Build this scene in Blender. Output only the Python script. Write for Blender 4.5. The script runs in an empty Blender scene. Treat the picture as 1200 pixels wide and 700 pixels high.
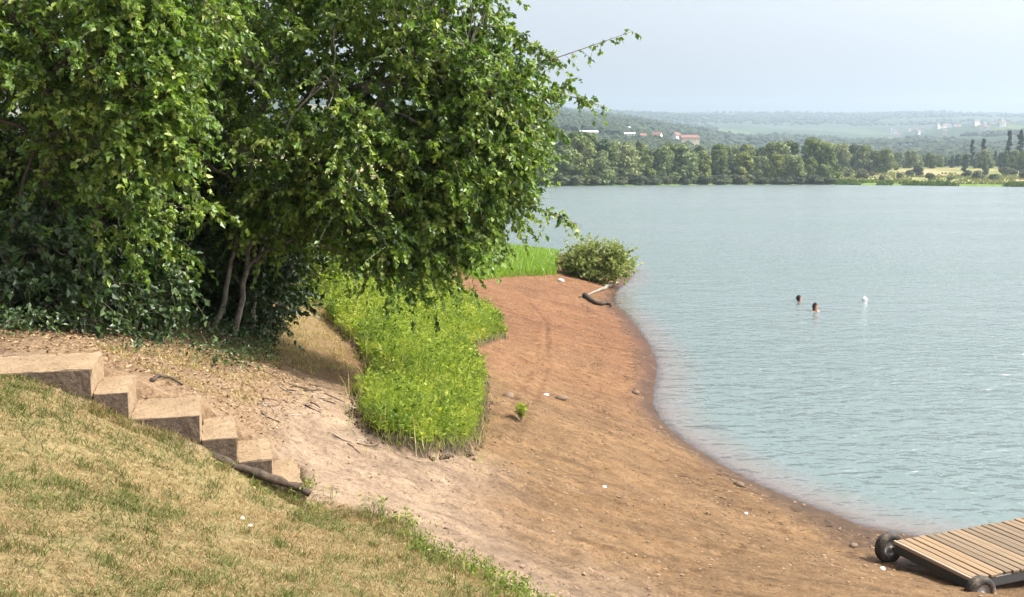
import bpy, bmesh, math, random
import numpy as np
from mathutils import Vector

# ------------------------------------------------------------------ camera, sky, sun, exposure
SC = bpy.context.scene
COL = SC.collection
R = math.radians
rng = np.random.default_rng(7)
random.seed(7)

F, CX, CY, HOR, EYE = 1100.0, 600.0, 350.0, 204.0, 5.0
PITCH = math.atan((CY - HOR) / F)
cam = bpy.data.cameras.new('camera')
cam.sensor_width = 36.0
cam.lens = 36.0 * F / 1200.0
cam.clip_start = 0.05
cam.clip_end = 20000
camo = bpy.data.objects.new('camera', cam)
COL.objects.link(camo)
camo.location = (0, 0, EYE)
camo.rotation_euler = (R(90) - PITCH, 0, 0)
SC.camera = camo

SUN_EL, SUN_AZ = 50.0, 93.0            # azimuth clockwise from the view direction (+Y): from the right
world = bpy.data.worlds.new('World')
SC.world = world
world.use_nodes = True
wn = world.node_tree
wn.nodes.clear()
sky = wn.nodes.new('ShaderNodeTexSky')
sky.sky_type = 'NISHITA'
sky.sun_disc = False
sky.sun_elevation = R(SUN_EL)
sky.sun_rotation = R(SUN_AZ)
sky.altitude = 100
sky.air_density = 0.8
sky.dust_density = 9.0
sky.ozone_density = 1.0
bg = wn.nodes.new('ShaderNodeBackground')
bg.inputs['Strength'].default_value = 0.15
wo = wn.nodes.new('ShaderNodeOutputWorld')
bw = wn.nodes.new('ShaderNodeHueSaturation')          # thin summer haze: a paler, less saturated sky all round
bw.inputs['Saturation'].default_value = 0.30
wn.links.new(sky.outputs[0], bw.inputs['Color'])
wn.links.new(bw.outputs[0], bg.inputs[0])
wn.links.new(bg.outputs[0], wo.inputs[0])

sl = bpy.data.lights.new('sun', 'SUN')
sl.energy = 3.9
sl.angle = R(0.53)
sl.color = (1.0, 0.95, 0.86)
so = bpy.data.objects.new('sun', sl)
COL.objects.link(so)
sdir = Vector((math.sin(R(SUN_AZ)) * math.cos(R(SUN_EL)), math.cos(R(SUN_AZ)) * math.cos(R(SUN_EL)), math.sin(R(SUN_EL))))
so.rotation_euler = sdir.to_track_quat('Z', 'Y').to_euler()
so.location = sdir * 50

SC.view_settings.view_transform = 'Standard'
SC.view_settings.look = 'None'
SC.view_settings.gamma = 1
SC.view_settings.use_curve_mapping = False
SC.view_settings.exposure = 1.06
SC.render.engine = 'CYCLES'
SC.cycles.use_denoising = True
SC.cycles.max_bounces = 6
SC.cycles.diffuse_bounces = 2
SC.cycles.glossy_bounces = 2
SC.cycles.transparent_max_bounces = 8
SC.cycles.transmission_bounces = 3
SC.cycles.volume_bounces = 0

# ------------------------------------------------------------------ helpers
CP, SP = math.cos(PITCH), math.sin(PITCH)
def ray(px, py):
    u, v = (px - CX) / F, (CY - py) / F
    return np.array([u, CP + v * SP, -SP + v * CP])
def pixz(px, py, z):
    d = ray(px, py); t = (z - EYE) / d[2]
    return (d[0] * t, d[1] * t, z)
def pixd(px, py, y):
    d = ray(px, py); t = y / d[1]
    return (d[0] * t, y, EYE + d[2] * t)

def link(o, parent=None):
    COL.objects.link(o)
    if parent is not None:
        o.parent = parent
    return o
def tag(o, label=None, cat=None, group=None, kind=None):
    if label: o['label'] = label
    if cat: o['category'] = cat
    if group: o['group'] = group
    if kind: o['kind'] = kind
    return o
def empty(name, loc=(0, 0, 0), rz=0.0, scale=1.0):
    o = bpy.data.objects.new(name, None)
    o.location = loc; o.rotation_euler = (0, 0, rz)
    o.scale = (scale, scale, scale) if np.isscalar(scale) else scale
    o.empty_display_size = 0.2
    return link(o)
def npmesh(name, V, polys, mats=None, smooth=False, attrs=None, matidx=None):
    """V (N,3); polys: list of int arrays (M,k)"""
    me = bpy.data.meshes.new(name)
    V = np.asarray(V, np.float32)
    me.vertices.add(len(V)); me.vertices.foreach_set('co', V.ravel())
    loops = np.concatenate([p.ravel() for p in polys]).astype(np.int32)
    tot = np.concatenate([np.full(len(p), p.shape[1], np.int32) for p in polys])
    st = np.concatenate([[0], np.cumsum(tot)[:-1]]).astype(np.int32)
    me.loops.add(len(loops)); me.loops.foreach_set('vertex_index', loops)
    me.polygons.add(len(tot)); me.polygons.foreach_set('loop_start', st); me.polygons.foreach_set('loop_total', tot)
    me.polygons.foreach_set('use_smooth', np.full(len(tot), bool(smooth)))
    if matidx is not None: me.polygons.foreach_set('material_index', np.asarray(matidx, np.int32))
    for k, a in (attrs or {}).items():
        a = np.asarray(a, np.float32)
        if a.ndim == 1:
            at = me.attributes.new(k, 'FLOAT', 'POINT'); at.data.foreach_set('value', a)
        else:
            at = me.attributes.new(k, 'FLOAT_COLOR', 'POINT'); at.data.foreach_set('color', a.ravel())
    me.update(calc_edges=True)
    for m in (mats or []): me.materials.append(m)
    return me
def mobj(name, me, parent=None, loc=None):
    o = bpy.data.objects.new(name, me)
    if loc is not None: o.location = loc
    return link(o, parent)
def bmobj(name, bm, mat, parent=None, smooth=False):
    me = bpy.data.meshes.new(name)
    bm.to_mesh(me); bm.free()
    if smooth:
        for p in me.polygons: p.use_smooth = True
    me.materials.append(mat)
    return mobj(name, me, parent)
def copy_tree(o, parent=None):
    c = o.copy(); COL.objects.link(c); c.parent = parent
    for ch in [x for x in bpy.data.objects if x.parent == o]:
        copy_tree(ch, c)
    return c
class Geo:
    """collects vertices / quads / tris"""
    def __init__(s): s.v = []; s.q = []; s.t = []; s.n = 0; s.a = []
    def add(s, V, q=None, t=None, a=None):
        V = np.asarray(V, float)
        if q is not None and len(q): s.q.append(np.asarray(q) + s.n)
        if t is not None and len(t): s.t.append(np.asarray(t) + s.n)
        s.v.append(V); s.n += len(V)
        s.a.append(np.full(len(V), 0.5) if a is None else np.broadcast_to(np.asarray(a, float), (len(V),)))
    def mesh(s, name, mats, smooth=False):
        P = []
        if s.q: P.append(np.concatenate(s.q))
        if s.t: P.append(np.concatenate(s.t))
        return npmesh(name, np.concatenate(s.v), P, mats, smooth, {'rnd': np.concatenate(s.a)})
def tube(g, pts, rad, sides=6, a=None):
    pts = np.asarray(pts, float); n = len(pts)
    rad = np.broadcast_to(np.asarray(rad, float), (n,))
    d = np.gradient(pts, axis=0); d /= np.linalg.norm(d, axis=1, keepdims=True) + 1e-9
    ref = np.array([0.0, 0, 1]) if abs(d[:, 2]).mean() < 0.8 else np.array([1.0, 0, 0])
    u = np.cross(d, ref); u /= np.linalg.norm(u, axis=1, keepdims=True) + 1e-9
    w = np.cross(d, u)
    th = np.arange(sides) * 2 * np.pi / sides
    V = pts[:, None, :] + rad[:, None, None] * (np.cos(th)[None, :, None] * u[:, None, :] + np.sin(th)[None, :, None] * w[:, None, :])
    V = V.reshape(-1, 3)
    i = np.arange(n - 1)[:, None] * sides; j = np.arange(sides)[None, :]; k = (np.arange(sides) + 1)[None, :] % sides
    q = np.stack([i + j, i + k, i + sides + k, i + sides + j], -1).reshape(-1, 4)
    V = np.concatenate([V, pts[[-1]], pts[[0]]])
    top = (n - 1) * sides
    t = [[top + a_, top + (a_ + 1) % sides, n * sides] for a_ in range(sides)] + [[(a_ + 1) % sides, a_, n * sides + 1] for a_ in range(sides)]
    g.add(V, q, np.array(t), a)
def curve_pts(a, b, sag, n=7, jit=0.0):
    a, b = np.asarray(a, float), np.asarray(b, float)
    t = np.linspace(0, 1, n)[:, None]
    p = a + (b - a) * t
    p[:, 2] += (4 * t[:, 0] * (1 - t[:, 0])) * sag
    if jit: p[1:-1] += rng.normal(0, jit, (n - 2, 3))
    return p
def unit(a): return a / (np.linalg.norm(a, axis=-1, keepdims=True) + 1e-9)
def leaves(g, P, D, L, W, fold=0.25, a=None, up=0.6):
    """rhombic folded leaves at P along D"""
    n = len(P)
    D = unit(D)
    N = rng.normal(0, 1, (n, 3)); N[:, 2] += up * 1.5
    S = unit(np.cross(D, N)); N = unit(np.cross(S, D))
    L = np.broadcast_to(L, (n,))[:, None]; W = np.broadcast_to(W, (n,))[:, None]
    b = P; tip = P + D * L; mid = P + D * L * 0.45
    l = mid + S * W * 0.5 + N * W * fold; r = mid - S * W * 0.5 + N * W * fold
    V = np.stack([b, r, tip, l], 1).reshape(-1, 3)
    i = np.arange(n)[:, None] * 4
    t = np.concatenate([i + [[0, 1, 2]], i + [[0, 2, 3]]])
    av = rng.random(n) if a is None else a
    g.add(V, None, t, np.repeat(av, 4))
def vnoise(x, y, seed=0):
    """cheap smooth value noise"""
    xi, yi = np.floor(x).astype(np.int64), np.floor(y).astype(np.int64)
    fx, fy = x - xi, y - yi
    fx, fy = fx * fx * (3 - 2 * fx), fy * fy * (3 - 2 * fy)
    def h(a, b):
        v = (a * 374761393 + b * 668265263 + seed * 1442695041) & 0xffffffff
        v = ((v ^ (v >> 13)) * 1274126177) & 0xffffffff
        return ((v ^ (v >> 16)) & 0xffff) / 65535.0
    return (h(xi, yi) * (1 - fx) + h(xi + 1, yi) * fx) * (1 - fy) + (h(xi, yi + 1) * (1 - fx) + h(xi + 1, yi + 1) * fx) * fy
def fbm(x, y, seed=0, oct=4):
    s = 0; a = 0.5
    for k in range(oct):
        s = s + a * (vnoise(x * 2 ** k + 17.3 * k, y * 2 ** k + 5.1 * k, seed + k) - 0.5); a *= 0.5
    return s
def sstep(e0, e1, x):
    t = np.clip((x - e0) / (e1 - e0), 0, 1); return t * t * (3 - 2 * t)
def inside(poly, x, y):
    c = np.zeros(np.shape(x), bool); n = len(poly)
    for i in range(n):
        x0, y0 = poly[i]; x1, y1 = poly[(i + 1) % n]
        if y0 == y1: continue
        c ^= ((y0 > y) != (y1 > y)) & (x < (x1 - x0) * (y - y0) / (y1 - y0) + x0)
    return c
def sdist(poly, x, y):
    """signed distance, positive inside"""
    d = np.full(np.shape(x), 1e18); n = len(poly)
    for i in range(n):
        x0, y0 = poly[i]; x1, y1 = poly[(i + 1) % n]
        dx, dy = x1 - x0, y1 - y0
        t = np.clip(((x - x0) * dx + (y - y0) * dy) / (dx * dx + dy * dy + 1e-12), 0, 1)
        d = np.minimum(d, (x - x0 - t * dx) ** 2 + (y - y0 - t * dy) ** 2)
    d = np.sqrt(d)
    return np.where(inside(poly, x, y), d, -d)

# ------------------------------------------------------------------ materials
class MT:
    def __init__(s, name):
        s.m = bpy.data.materials.new(name); s.m.use_nodes = True
        s.t = s.m.node_tree; s.t.nodes.clear()
        s.out = s.t.nodes.new('ShaderNodeOutputMaterial')
    def n(s, typ, ins=None, **props):
        nd = s.t.nodes.new(typ)
        for k, v in props.items(): setattr(nd, k, v)
        for k, v in (ins or {}).items():
            if isinstance(v, bpy.types.NodeSocket): s.t.links.new(v, nd.inputs[k])
            else: nd.inputs[k].default_value = v
        return nd
    def attr(s, name): return s.n('ShaderNodeAttribute', attribute_name=name)
    def coord(s): return s.n('ShaderNodeTexCoord').outputs['Object']
    def noise(s, scale, detail=4, rough=0.55, vec=None, dist=0.0):
        return s.n('ShaderNodeTexNoise', {'Scale': scale, 'Detail': detail, 'Roughness': rough, 'Distortion': dist, 'Vector': vec if vec else s.coord()}).outputs[0]
    def ramp(s, fac, stops, interp='LINEAR'):
        r = s.n('ShaderNodeValToRGB', {'Fac': fac}); cr = r.color_ramp; cr.interpolation = interp
        while len(cr.elements) > len(stops): cr.elements.remove(cr.elements[-1])
        while len(cr.elements) < len(stops): cr.elements.new(0.5)
        for e, (p, c) in zip(cr.elements, stops):
            e.position = p; e.color = (*c, 1) if len(c) == 3 else c
        return r.outputs[0]
    def mix(s, fac, a, b, mode='MIX'):
        m = s.n('ShaderNodeMix', data_type='RGBA', blend_type=mode)
        for i, v in ((0, fac), (6, a), (7, b)):
            if isinstance(v, bpy.types.NodeSocket): s.t.links.new(v, m.inputs[i])
            else: m.inputs[i].default_value = v if i == 0 else (*v, 1)
        return m.outputs[2]
    def math(s, op, a, b=0.0, clamp=False):
        m = s.n('ShaderNodeMath', operation=op, use_clamp=clamp)
        for i, v in ((0, a), (1, b)):
            if isinstance(v, bpy.types.NodeSocket): s.t.links.new(v, m.inputs[i])
            else: m.inputs[i].default_value = v
        return m.outputs[0]
    def maprange(s, v, a, b, c=0.0, d=1.0):
        return s.n('ShaderNodeMapRange', {0: v, 1: a, 2: b, 3: c, 4: d}).outputs[0]
    def bump(s, h, strength=0.3, dist=0.02, normal=None):
        ins = {'Height': h, 'Strength': strength, 'Distance': dist}
        if normal: ins['Normal'] = normal
        return s.n('ShaderNodeBump', ins).outputs[0]
    def princ(s, col, rough=0.8, normal=None, spec=0.3, **kw):
        ins = {'Base Color': col if isinstance(col, bpy.types.NodeSocket) else (*col, 1), 'Roughness': rough, 'Specular IOR Level': spec}
        if normal: ins['Normal'] = normal
        ins.update(kw)
        return s.n('ShaderNodeBsdfPrincipled', ins).outputs[0]
    def done(s, sh):
        s.t.links.new(sh, s.out.inputs[0]); return s.m

def leaf_mat(name, stops, transl=0.35, rough=0.38, spec=0.5, tcol=1.6):
    m = MT(name)
    a = m.attr('rnd').outputs['Fac']
    c = m.ramp(a, stops)
    p = m.princ(c, rough, spec=spec)
    tc = m.mix(1.0, c, (tcol, tcol * 1.05, tcol * 0.55), 'MULTIPLY')
    t = m.n('ShaderNodeBsdfTranslucent', {'Color': tc}).outputs[0]
    return m.done(m.n('ShaderNodeMixShader', {0: transl, 1: p, 2: t}).outputs[0])
def bark_mat(name, c0, c1, scale=14):
    m = MT(name)
    n = m.noise(scale, 6, 0.65)
    c = m.ramp(n, [(0.3, c0), (0.7, c1)])
    return m.done(m.princ(c, 0.9, m.bump(n, 0.6, 0.02)))

M_LEAF_A = leaf_mat('birch_leaf', [(0, (.032, .070, .012)), (.4, (.085, .155, .020)), (.75, (.175, .25, .038)), (1, (.28, .32, .09))], .30, .45, .45, 1.9)
M_LEAF_SHADE = leaf_mat('shade_darkened_leaf', [(0, (.014, .032, .008)), (.6, (.03, .062, .014)), (1, (.075, .12, .03))], .15, .42, .5)  # leaf colour lowered to hold the deep shade of the thicket
M_WILLOW = leaf_mat('shrub_leaf', [(0, (.10, .14, .035)), (.6, (.22, .26, .075)), (1, (.34, .34, .12))], .35, .55, .3)
M_WEED = leaf_mat('weed_leaf', [(0, (.055, .10, .014)), (.4, (.16, .225, .028)), (.8, (.26, .315, .042)), (1, (.33, .33, .07))], 0.4, .6, .25)
M_SEDGE = leaf_mat('sedge', [(0, (.10, .19, .02)), (.6, (.16, .27, .03)), (1, (.22, .30, .05))], 0.4)
M_STRAW = leaf_mat('dry_grass', [(0, (.13, .15, .04)), (.3, (.27, .22, .085)), (.7, (.40, .30, .14)), (1, (.50, .40, .21))], 0.25, 0.6, 0.2, 1.2)
M_BARK = bark_mat('grey_bark', (.08, .07, .056), (.26, .23, .19))
M_BARKD = bark_mat('dark_bark', (.035, .028, .022), (.10, .08, .06))
M_TWIG = bark_mat('dead_twig', (.16, .13, .10), (.34, .29, .23), 30)
M_WOODDARK = bark_mat('rotten_wood', (.025, .018, .013), (.09, .065, .045), 25)

def ground_mat():
    m = MT('beach_soil')
    co = m.coord()
    mk = m.attr('mask').outputs['Color']
    sp = m.n('ShaderNodeSeparateColor', {0: mk}).outputs
    n1 = m.noise(0.55, 5, 0.6, co); n2 = m.noise(3.5, 6, 0.65, co); n3 = m.noise(22, 6, 0.7, co); n4 = m.noise(85, 3, 0.6, co)
    tan = m.ramp(n2, [(.28, (.165, .105, .054)), (.55, (.25, .162, .086)), (.8, (.33, .225, .128))])
    red = m.ramp(n2, [(.28, (.165, .080, .040)), (.55, (.235, .122, .064)), (.8, (.30, .17, .095))])
    pale = m.ramp(n2, [(.28, (.26, .20, .15)), (.55, (.39, .30, .225)), (.8, (.49, .39, .30))])
    strawc = m.ramp(n3, [(.3, (.10, .085, .035)), (.5, (.22, .17, .075)), (.7, (.34, .26, .13))])
    c = m.mix(sp[1], tan, red)
    c = m.mix(sp[2], c, pale)
    st = m.noise(1.0, 5, .65, m.n('ShaderNodeMapping', {'Vector': co, 'Rotation': (0, 0, R(32)), 'Scale': (.7, 3.6, 1)}).outputs[0], .8)
    c = m.mix(.75, c, m.ramp(st, [(.32, (.62, .60, .58)), (.5, (1, 1, 1)), (.7, (1.16, 1.15, 1.13))]), 'MULTIPLY')
    c = m.mix(.8, c, m.ramp(n1, [(.35, (.74, .73, .72)), (.55, (1, 1, 1)), (.75, (1.12, 1.12, 1.1))]), 'MULTIPLY')
    # mottled grains and darker gravelly bands
    c = m.mix(0.9, c, m.ramp(n3, [(.30, (.45, .43, .42)), (.5, (1, 1, 1)), (.72, (1.22, 1.2, 1.16))]), 'MULTIPLY')
    c = m.mix(0.75, c, m.ramp(n4, [(.3, (.55, .53, .5)), (.5, (1, 1, 1)), (.75, (1.25, 1.22, 1.18))]), 'MULTIPLY')
    n6 = m.noise(8.5, 8, .78, co, .3)
    c = m.mix(.85, c, m.ramp(n6, [(.36, (.42, .40, .39)), (.45, (.95, .95, .95)), (.6, (1, 1, 1)), (.7, (1.2, 1.18, 1.14))]), 'MULTIPLY')
    c = m.mix(1.0, c, (.80, .75, .69), 'MULTIPLY')
    c = m.mix(sp[0], c, strawc)
    c = m.mix(m.attr('humus').outputs['Fac'], c, m.ramp(n3, [(.3, (.014, .010, .007)), (.7, (.055, .038, .024))]))
    c = m.mix(m.attr('litter').outputs['Fac'], c, m.ramp(n3, [(.3, (.09, .055, .03)), (.5, (.21, .135, .075)), (.7, (.34, .24, .14))]))
    # wet band along the water line
    z = m.n('ShaderNodeSeparateXYZ', {0: m.n('ShaderNodeNewGeometry').outputs['Position']}).outputs[2]
    zz = m.math('ADD', z, m.math('MULTIPLY', m.math('SUBTRACT', n2, 0.5), 0.14))
    wet = m.maprange(zz, 0.05, 0.20, 1.0, 0.0)
    c = m.mix(wet, c, m.mix(1.0, c, (.44, .39, .36), 'MULTIPLY'))
    h = m.math('ADD', m.math('ADD', m.math('MULTIPLY', n3, 0.6), m.math('MULTIPLY', n4, 0.25)), m.math('MULTIPLY', n6, 1.0))
    nb = m.bump(h, 1.0, 0.04)
    rough = m.maprange(wet, 0, 1, 0.95, 0.5)
    return m.done(m.princ(c, rough, nb, 0.25))
M_GROUND = ground_mat()

# ------------------------------------------------------------------ near terrain (height field)
SHORE_PX = [(1010, 618), (985, 606), (930, 586), (870, 560), (822, 531), (787, 506), (769, 486), (763, 466), (770, 441),
            (768, 416), (752, 391), (737, 371), (715, 354), (722, 340), (742, 326)]
shore = [pixz(x, y, 0.0)[:2] for x, y in SHORE_PX]
shore_r = [(24, -30), (19, -6), (14.5, 4), (10.5, 8.6), (8.0, 10.6), (6.3, 11.9), (5.5, 12.6)]
shore_f = [(6.4, 51.0), (5.2, 55.5), (2.9, 58.5), (0, 63), (-5, 70), (-14, 82), (-30, 100), (-55, 125), (-90, 150)]
land = shore_r + shore + shore_f
def smooth_poly(P, k=2):
    P = np.array(P, float)
    for _ in range(k):
        Q = [P[0]]
        for a, b in zip(P[:-1], P[1:]): Q += [a * .75 + b * .25, a * .25 + b * .75]
        P = np.array(Q + [P[-1]])
    return [tuple(p) for p in P]
shore_line = smooth_poly(land, 2)
land_poly = shore_line + [(-90, -60), (24, -60)]

# stairs: near corners from the photograph
SLOPE_RUN = 0.31
def stair_pt(px, py):
    y = 7.0
    for _ in range(6):
        x, _y, z = pixd(px, py, y); y = 7.0 + SLOPE_RUN * (x + 3.14)
    return pixd(px, py, y)
STEP_PX = [(-150, 430), (106, 431), (150, 458), (234, 485), (277, 511), (319, 537), (354, 564)]
SCN = [stair_pt(*p) for p in STEP_PX]

ctrl = [(0, 0, 3.4), (-3, 0, 3.75), (3.2, 0, 2.6), (0, -6, 3.9), (-7, -6, 4.6), (7, -6, 2.6), (14, -6, 1.2), (0, -30, 5.5), (-30, -30, 8), (12, -30, 3.0), (7, 3, 1.75), (11, 4, .9),
        (-2.4, 3.5, 3.32), (-7, 4, 3.75), (0.2, 3.2, 2.85), (-14, 5, 4.3)]
for (px, py, sy) in [(-120, 446, 0), (0, 442, 0), (100, 468, 0), (150, 494, 0), (235, 523, 0), (275, 548, 0), (352, 584, 0)]:
    p = stair_pt(px, py - 6); q = stair_pt(px, py); ctrl.append((p[0] + .02, p[1] - .1, q[2]))
for i, (px, py, y) in enumerate([(-60, 402, 8.1), (60, 404, 8.1), (130, 425, 8.1), (190, 452, 8.2), (255, 480, 8.3), (300, 503, 8.4), (340, 530, 8.4)]):
    pass
_run = np.array([1, SLOPE_RUN]); _run /= np.linalg.norm(_run); _prp = np.array([-_run[1], _run[0]])
for k in range(1, 7):
    a, b = np.array(SCN[k - 1]), np.array(SCN[k])
    for f in ((.5, .95) if k > 1 else (.3, .7, .95)):
        q = a + (b - a) * f
        for off, dz in ((.68, -.045), (.95, -.02 if k < 6 else -.05)):
            ctrl.append((q[0] + _prp[0] * off, q[1] + _prp[1] * off, b[2] + dz))
q = np.array(SCN[6]); ctrl += [(q[0] + .15, q[1] + .05, q[2] - .10), (q[0] - .05, q[1] + .6, q[2] - .09)]
for (px, py, z) in [(600, 700, 2.12), (480, 612, 2.18), (420, 560, 2.22), (700, 690, 1.68), (900, 690, 1.12), (1050, 690, .66), (400, 515, 2.30), (500, 580, 1.98),
                    (600, 560, 1.62), (700, 600, 1.16), (830, 620, .72), (620, 480, 1.20), (700, 500, .72), (650, 420, .78), (560, 345, 1.15), (640, 330, .72), (690, 334, .40),
                    (600, 400, .95), (700, 430, .45), (730, 400, .20),
                    (385, 352, 2.3), (360, 400, 2.55), (265, 392, 2.95), (330, 440, 2.72), (400, 460, 2.42), (300, 470, 2.75), (450, 470, 1.95), (540, 470, 1.55), (480, 400, 1.75), (450, 360, 1.8), (520, 360, 1.35)]:
    ctrl.append(pixz(px, py, z))
ctrl += [(5.45, 10.3, .24), (4.55, 11.45, .13), (7.4, 9.2, .32),
         (-5, 9.2, 3.45), (-8, 13, 3.7), (-8, 25, 3.1), (-22, 15, 4.4), (-22, 40, 3.4), (-6, 40, 1.9), (-3, 50, 1.0), (-10, 58, 1.2), (-30, 75, 1.6), (-40, 0, 6), (-40, 50, 4)]
cl = np.array(ctrl)
sh_pts = np.array(shore_line)[::2]
sh_pts = sh_pts[np.concatenate([[True], np.linalg.norm(np.diff(sh_pts, axis=0), axis=1) > .35])]
cl = np.concatenate([cl, np.c_[sh_pts, np.zeros(len(sh_pts))]])
def tpsk(r2): return 0.5 * r2 * np.log(r2 + 1e-9)
n = len(cl)
K = tpsk(((cl[:, None, :2] - cl[None, :, :2]) ** 2).sum(-1)) + np.eye(n) * 0.02
Pm = np.c_[np.ones(n), cl[:, :2]]
A_ = np.block([[K, Pm], [Pm.T, np.zeros((3, 3))]])
W_ = np.linalg.solve(A_, np.concatenate([cl[:, 2], np.zeros(3)]))
def tps(x, y):
    s = np.shape(x); x = np.ravel(x); y = np.ravel(y); out = np.empty(len(x))
    for i in range(0, len(x), 40000):
        a, b = x[i:i + 40000], y[i:i + 40000]
        k = tpsk((a[:, None] - cl[None, :, 0]) ** 2 + (b[:, None] - cl[None, :, 1]) ** 2)
        out[i:i + 40000] = k @ W_[:n] + W_[n] + W_[n + 1] * a + W_[n + 2] * b
    return out.reshape(s)
_sr = np.array([1, SLOPE_RUN]); _sr /= np.linalg.norm(_sr); _sp = np.array([-_sr[1], _sr[0]])
STEP_FOOT = [tuple(np.array(c[:2]) + _sp * .02) for c in SCN] + [tuple(np.array(c[:2]) + _sp * .66) for c in SCN[::-1]]
MOUND = None
def h(x, y, detail=True):
    x = np.asarray(x, float); y = np.asarray(y, float)
    s = sdist(land_poly, x, y)
    z = np.maximum(tps(x, y), 0.10 * np.minimum(s, 2.0))
    z = np.where(s > 0, np.minimum(z, 0.34 * s + 0.0), -np.minimum(0.16 * -s, 3.2))
    if MOUND is not None:
        dm = sdist(MOUND, x, y) + 0.30 * fbm(x * 1.8, y * 1.8, 31)
        z = z + 0.15 * sstep(-0.10, 0.12, dm) * (s > 0)
    z = z - .30 * sstep(-.03, .02, sdist(STEP_FOOT, x, y))
    if detail:
        a = sstep(0.0, 1.2, s)
        z = z + a * (0.10 * fbm(x * .8, y * .8, 3) + 0.030 * fbm(x * 5, y * 5, 9)) + (s > -.5) * 0.02 * fbm(x * 2.2, y * 2.2, 12)
    return z
TT = np.geomspace(2.0, 120, 1500)
def hit(px, py):
    d = ray(px, py); P = d[None, :] * TT[:, None]; P[:, 2] += EYE
    zz = h(P[:, 0], P[:, 1], False)
    k = np.argmax(P[:, 2] < zz)
    return P[k, 0], P[k, 1]
MOUND_PX = [(416, 494), (446, 522), (500, 540), (545, 532), (562, 508), (572, 470), (566, 440), (552, 412), (592, 398), (585, 378), (552, 356), (500, 345), (430, 335), (392, 352), (386, 378), (420, 412), (434, 442), (416, 468)]
_m = [hit(*p) for p in MOUND_PX]
MOUND = _m
LAWN = [hit(357, 582), hit(430, 596), hit(490, 626), hit(560, 668), hit(605, 700), (1.0, 4.6), (2.4, 2.2), (6, -6), (10, -60), (-90, -60), (-90, 9)] + [(c[0], c[1] + .05) for c in SCN]

gx = np.unique(np.concatenate([np.linspace(-90, -14, 40), np.linspace(-14, -6, 50), np.arange(-6, 8, .05), np.linspace(8, 14, 40), np.linspace(14, 30, 20)]))
gy = np.unique(np.concatenate([np.linspace(-60, 0, 40), np.linspace(0, 3, 20), np.arange(3, 16, .05), np.arange(16, 30, .1), np.arange(30, 62, .3), np.linspace(62, 160, 60)]))
def grid(gx, gy):
    X, Y = np.meshgrid(gx, gy); nx, ny = len(gx), len(gy)
    i = (np.arange(ny - 1)[:, None] * nx + np.arange(nx - 1)[None, :]).ravel()
    return X.ravel(), Y.ravel(), np.stack([i, i + 1, i + nx + 1, i + nx], -1)
X, Y, Q = grid(gx, gy)
Z = h(X, Y)
sd_all = None
lawn_d = sdist(LAWN, X, Y) + 0.5 * fbm(X * 2.2, Y * 2.2, 5)
lawn = sstep(-.15, .25, lawn_d)
slope_dry = sstep(0.6, -0.6, sdist([hit(330, 350), hit(380, 345), hit(405, 430), hit(400, 455), hit(300, 470), hit(330, 400)], X, Y) * -1 + .2 * fbm(X * 3, Y * 3, 8)) * 0.0
under = np.clip(sdist(MOUND, X, Y) * 2, 0, 1)
red = sstep(12, 27, Y + 3 * fbm(X * .5, Y * .5, 6)) * 0.9 + 0.25 * sstep(0, .5, fbm(X * .7, Y * .35, 4))
pale = sstep(1.35, 2.05, Z + .5 * fbm(X * 1.2, Y * 1.2, 14)) * (1 - sstep(10, 12.5, Y + 1.2 * fbm(X * 1.4, Y * 1.4, 15)))
litter = sstep(2.5, 2.75, Z + .25 * fbm(X * 2.4, Y * 2.4, 16)) * sstep(7.4, 7.7, Y) * sstep(-1.3, -1.9, X + .4 * fbm(X * 2, Y * 2, 18))
dmo = sdist(MOUND, X, Y) + .30 * fbm(X * 1.8, Y * 1.8, 31)
humus = sstep(-.10, .0, dmo + .12 * fbm(X * 6, Y * 6, 19))
under2 = sstep(-2.2, -4.5, X + 0.5 * fbm(X * 1.5, Y * 1.5, 2)) * sstep(9.0, 11, Y)
mask = np.stack([np.clip(lawn + .75 * under2 + 0.55 * under, 0, 1), np.clip(red, 0, 1), np.clip(pale, 0, 1), np.ones_like(Z)], -1)
# footprints, a wheel rut and trodden lines
rf = np.random.default_rng(21)
Zp = Z.copy(); near = (Y > 5) & (Y < 32) & (X > -3) & (X < 7)
xn, yn = X[near], Y[near]; dz = np.zeros(len(xn))
for px0, py0, px1, py1, nf in [(430, 560, 760, 660, 22), (520, 560, 640, 400, 26), (660, 640, 720, 470, 18), (600, 480, 660, 350, 16), (760, 680, 930, 620, 12), (470, 600, 640, 690, 14), (560, 560, 830, 600, 16)]:
    a = np.array(hit(px0, py0)); b = np.array(hit(px1, py1)); d_ = (b - a) / np.linalg.norm(b - a)
    for k in range(nf):
        c_ = a + (b - a) * (k + rf.uniform(-.3, .3)) / nf + np.array([-d_[1], d_[0]]) * ((.10 if k % 2 else -.10) + rf.normal(0, .06))
        th = math.atan2(d_[1], d_[0]) + rf.normal(0, .2); ux = (xn - c_[0]) * math.cos(th) + (yn - c_[1]) * math.sin(th); vx = -(xn - c_[0]) * math.sin(th) + (yn - c_[1]) * math.cos(th)
        q_ = (ux / .14) ** 2 + (vx / .065) ** 2
        dz += -.030 * np.exp(-q_ ** 2) + .012 * np.exp(-((np.sqrt(q_) - 1.45) / .35) ** 2)
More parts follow.
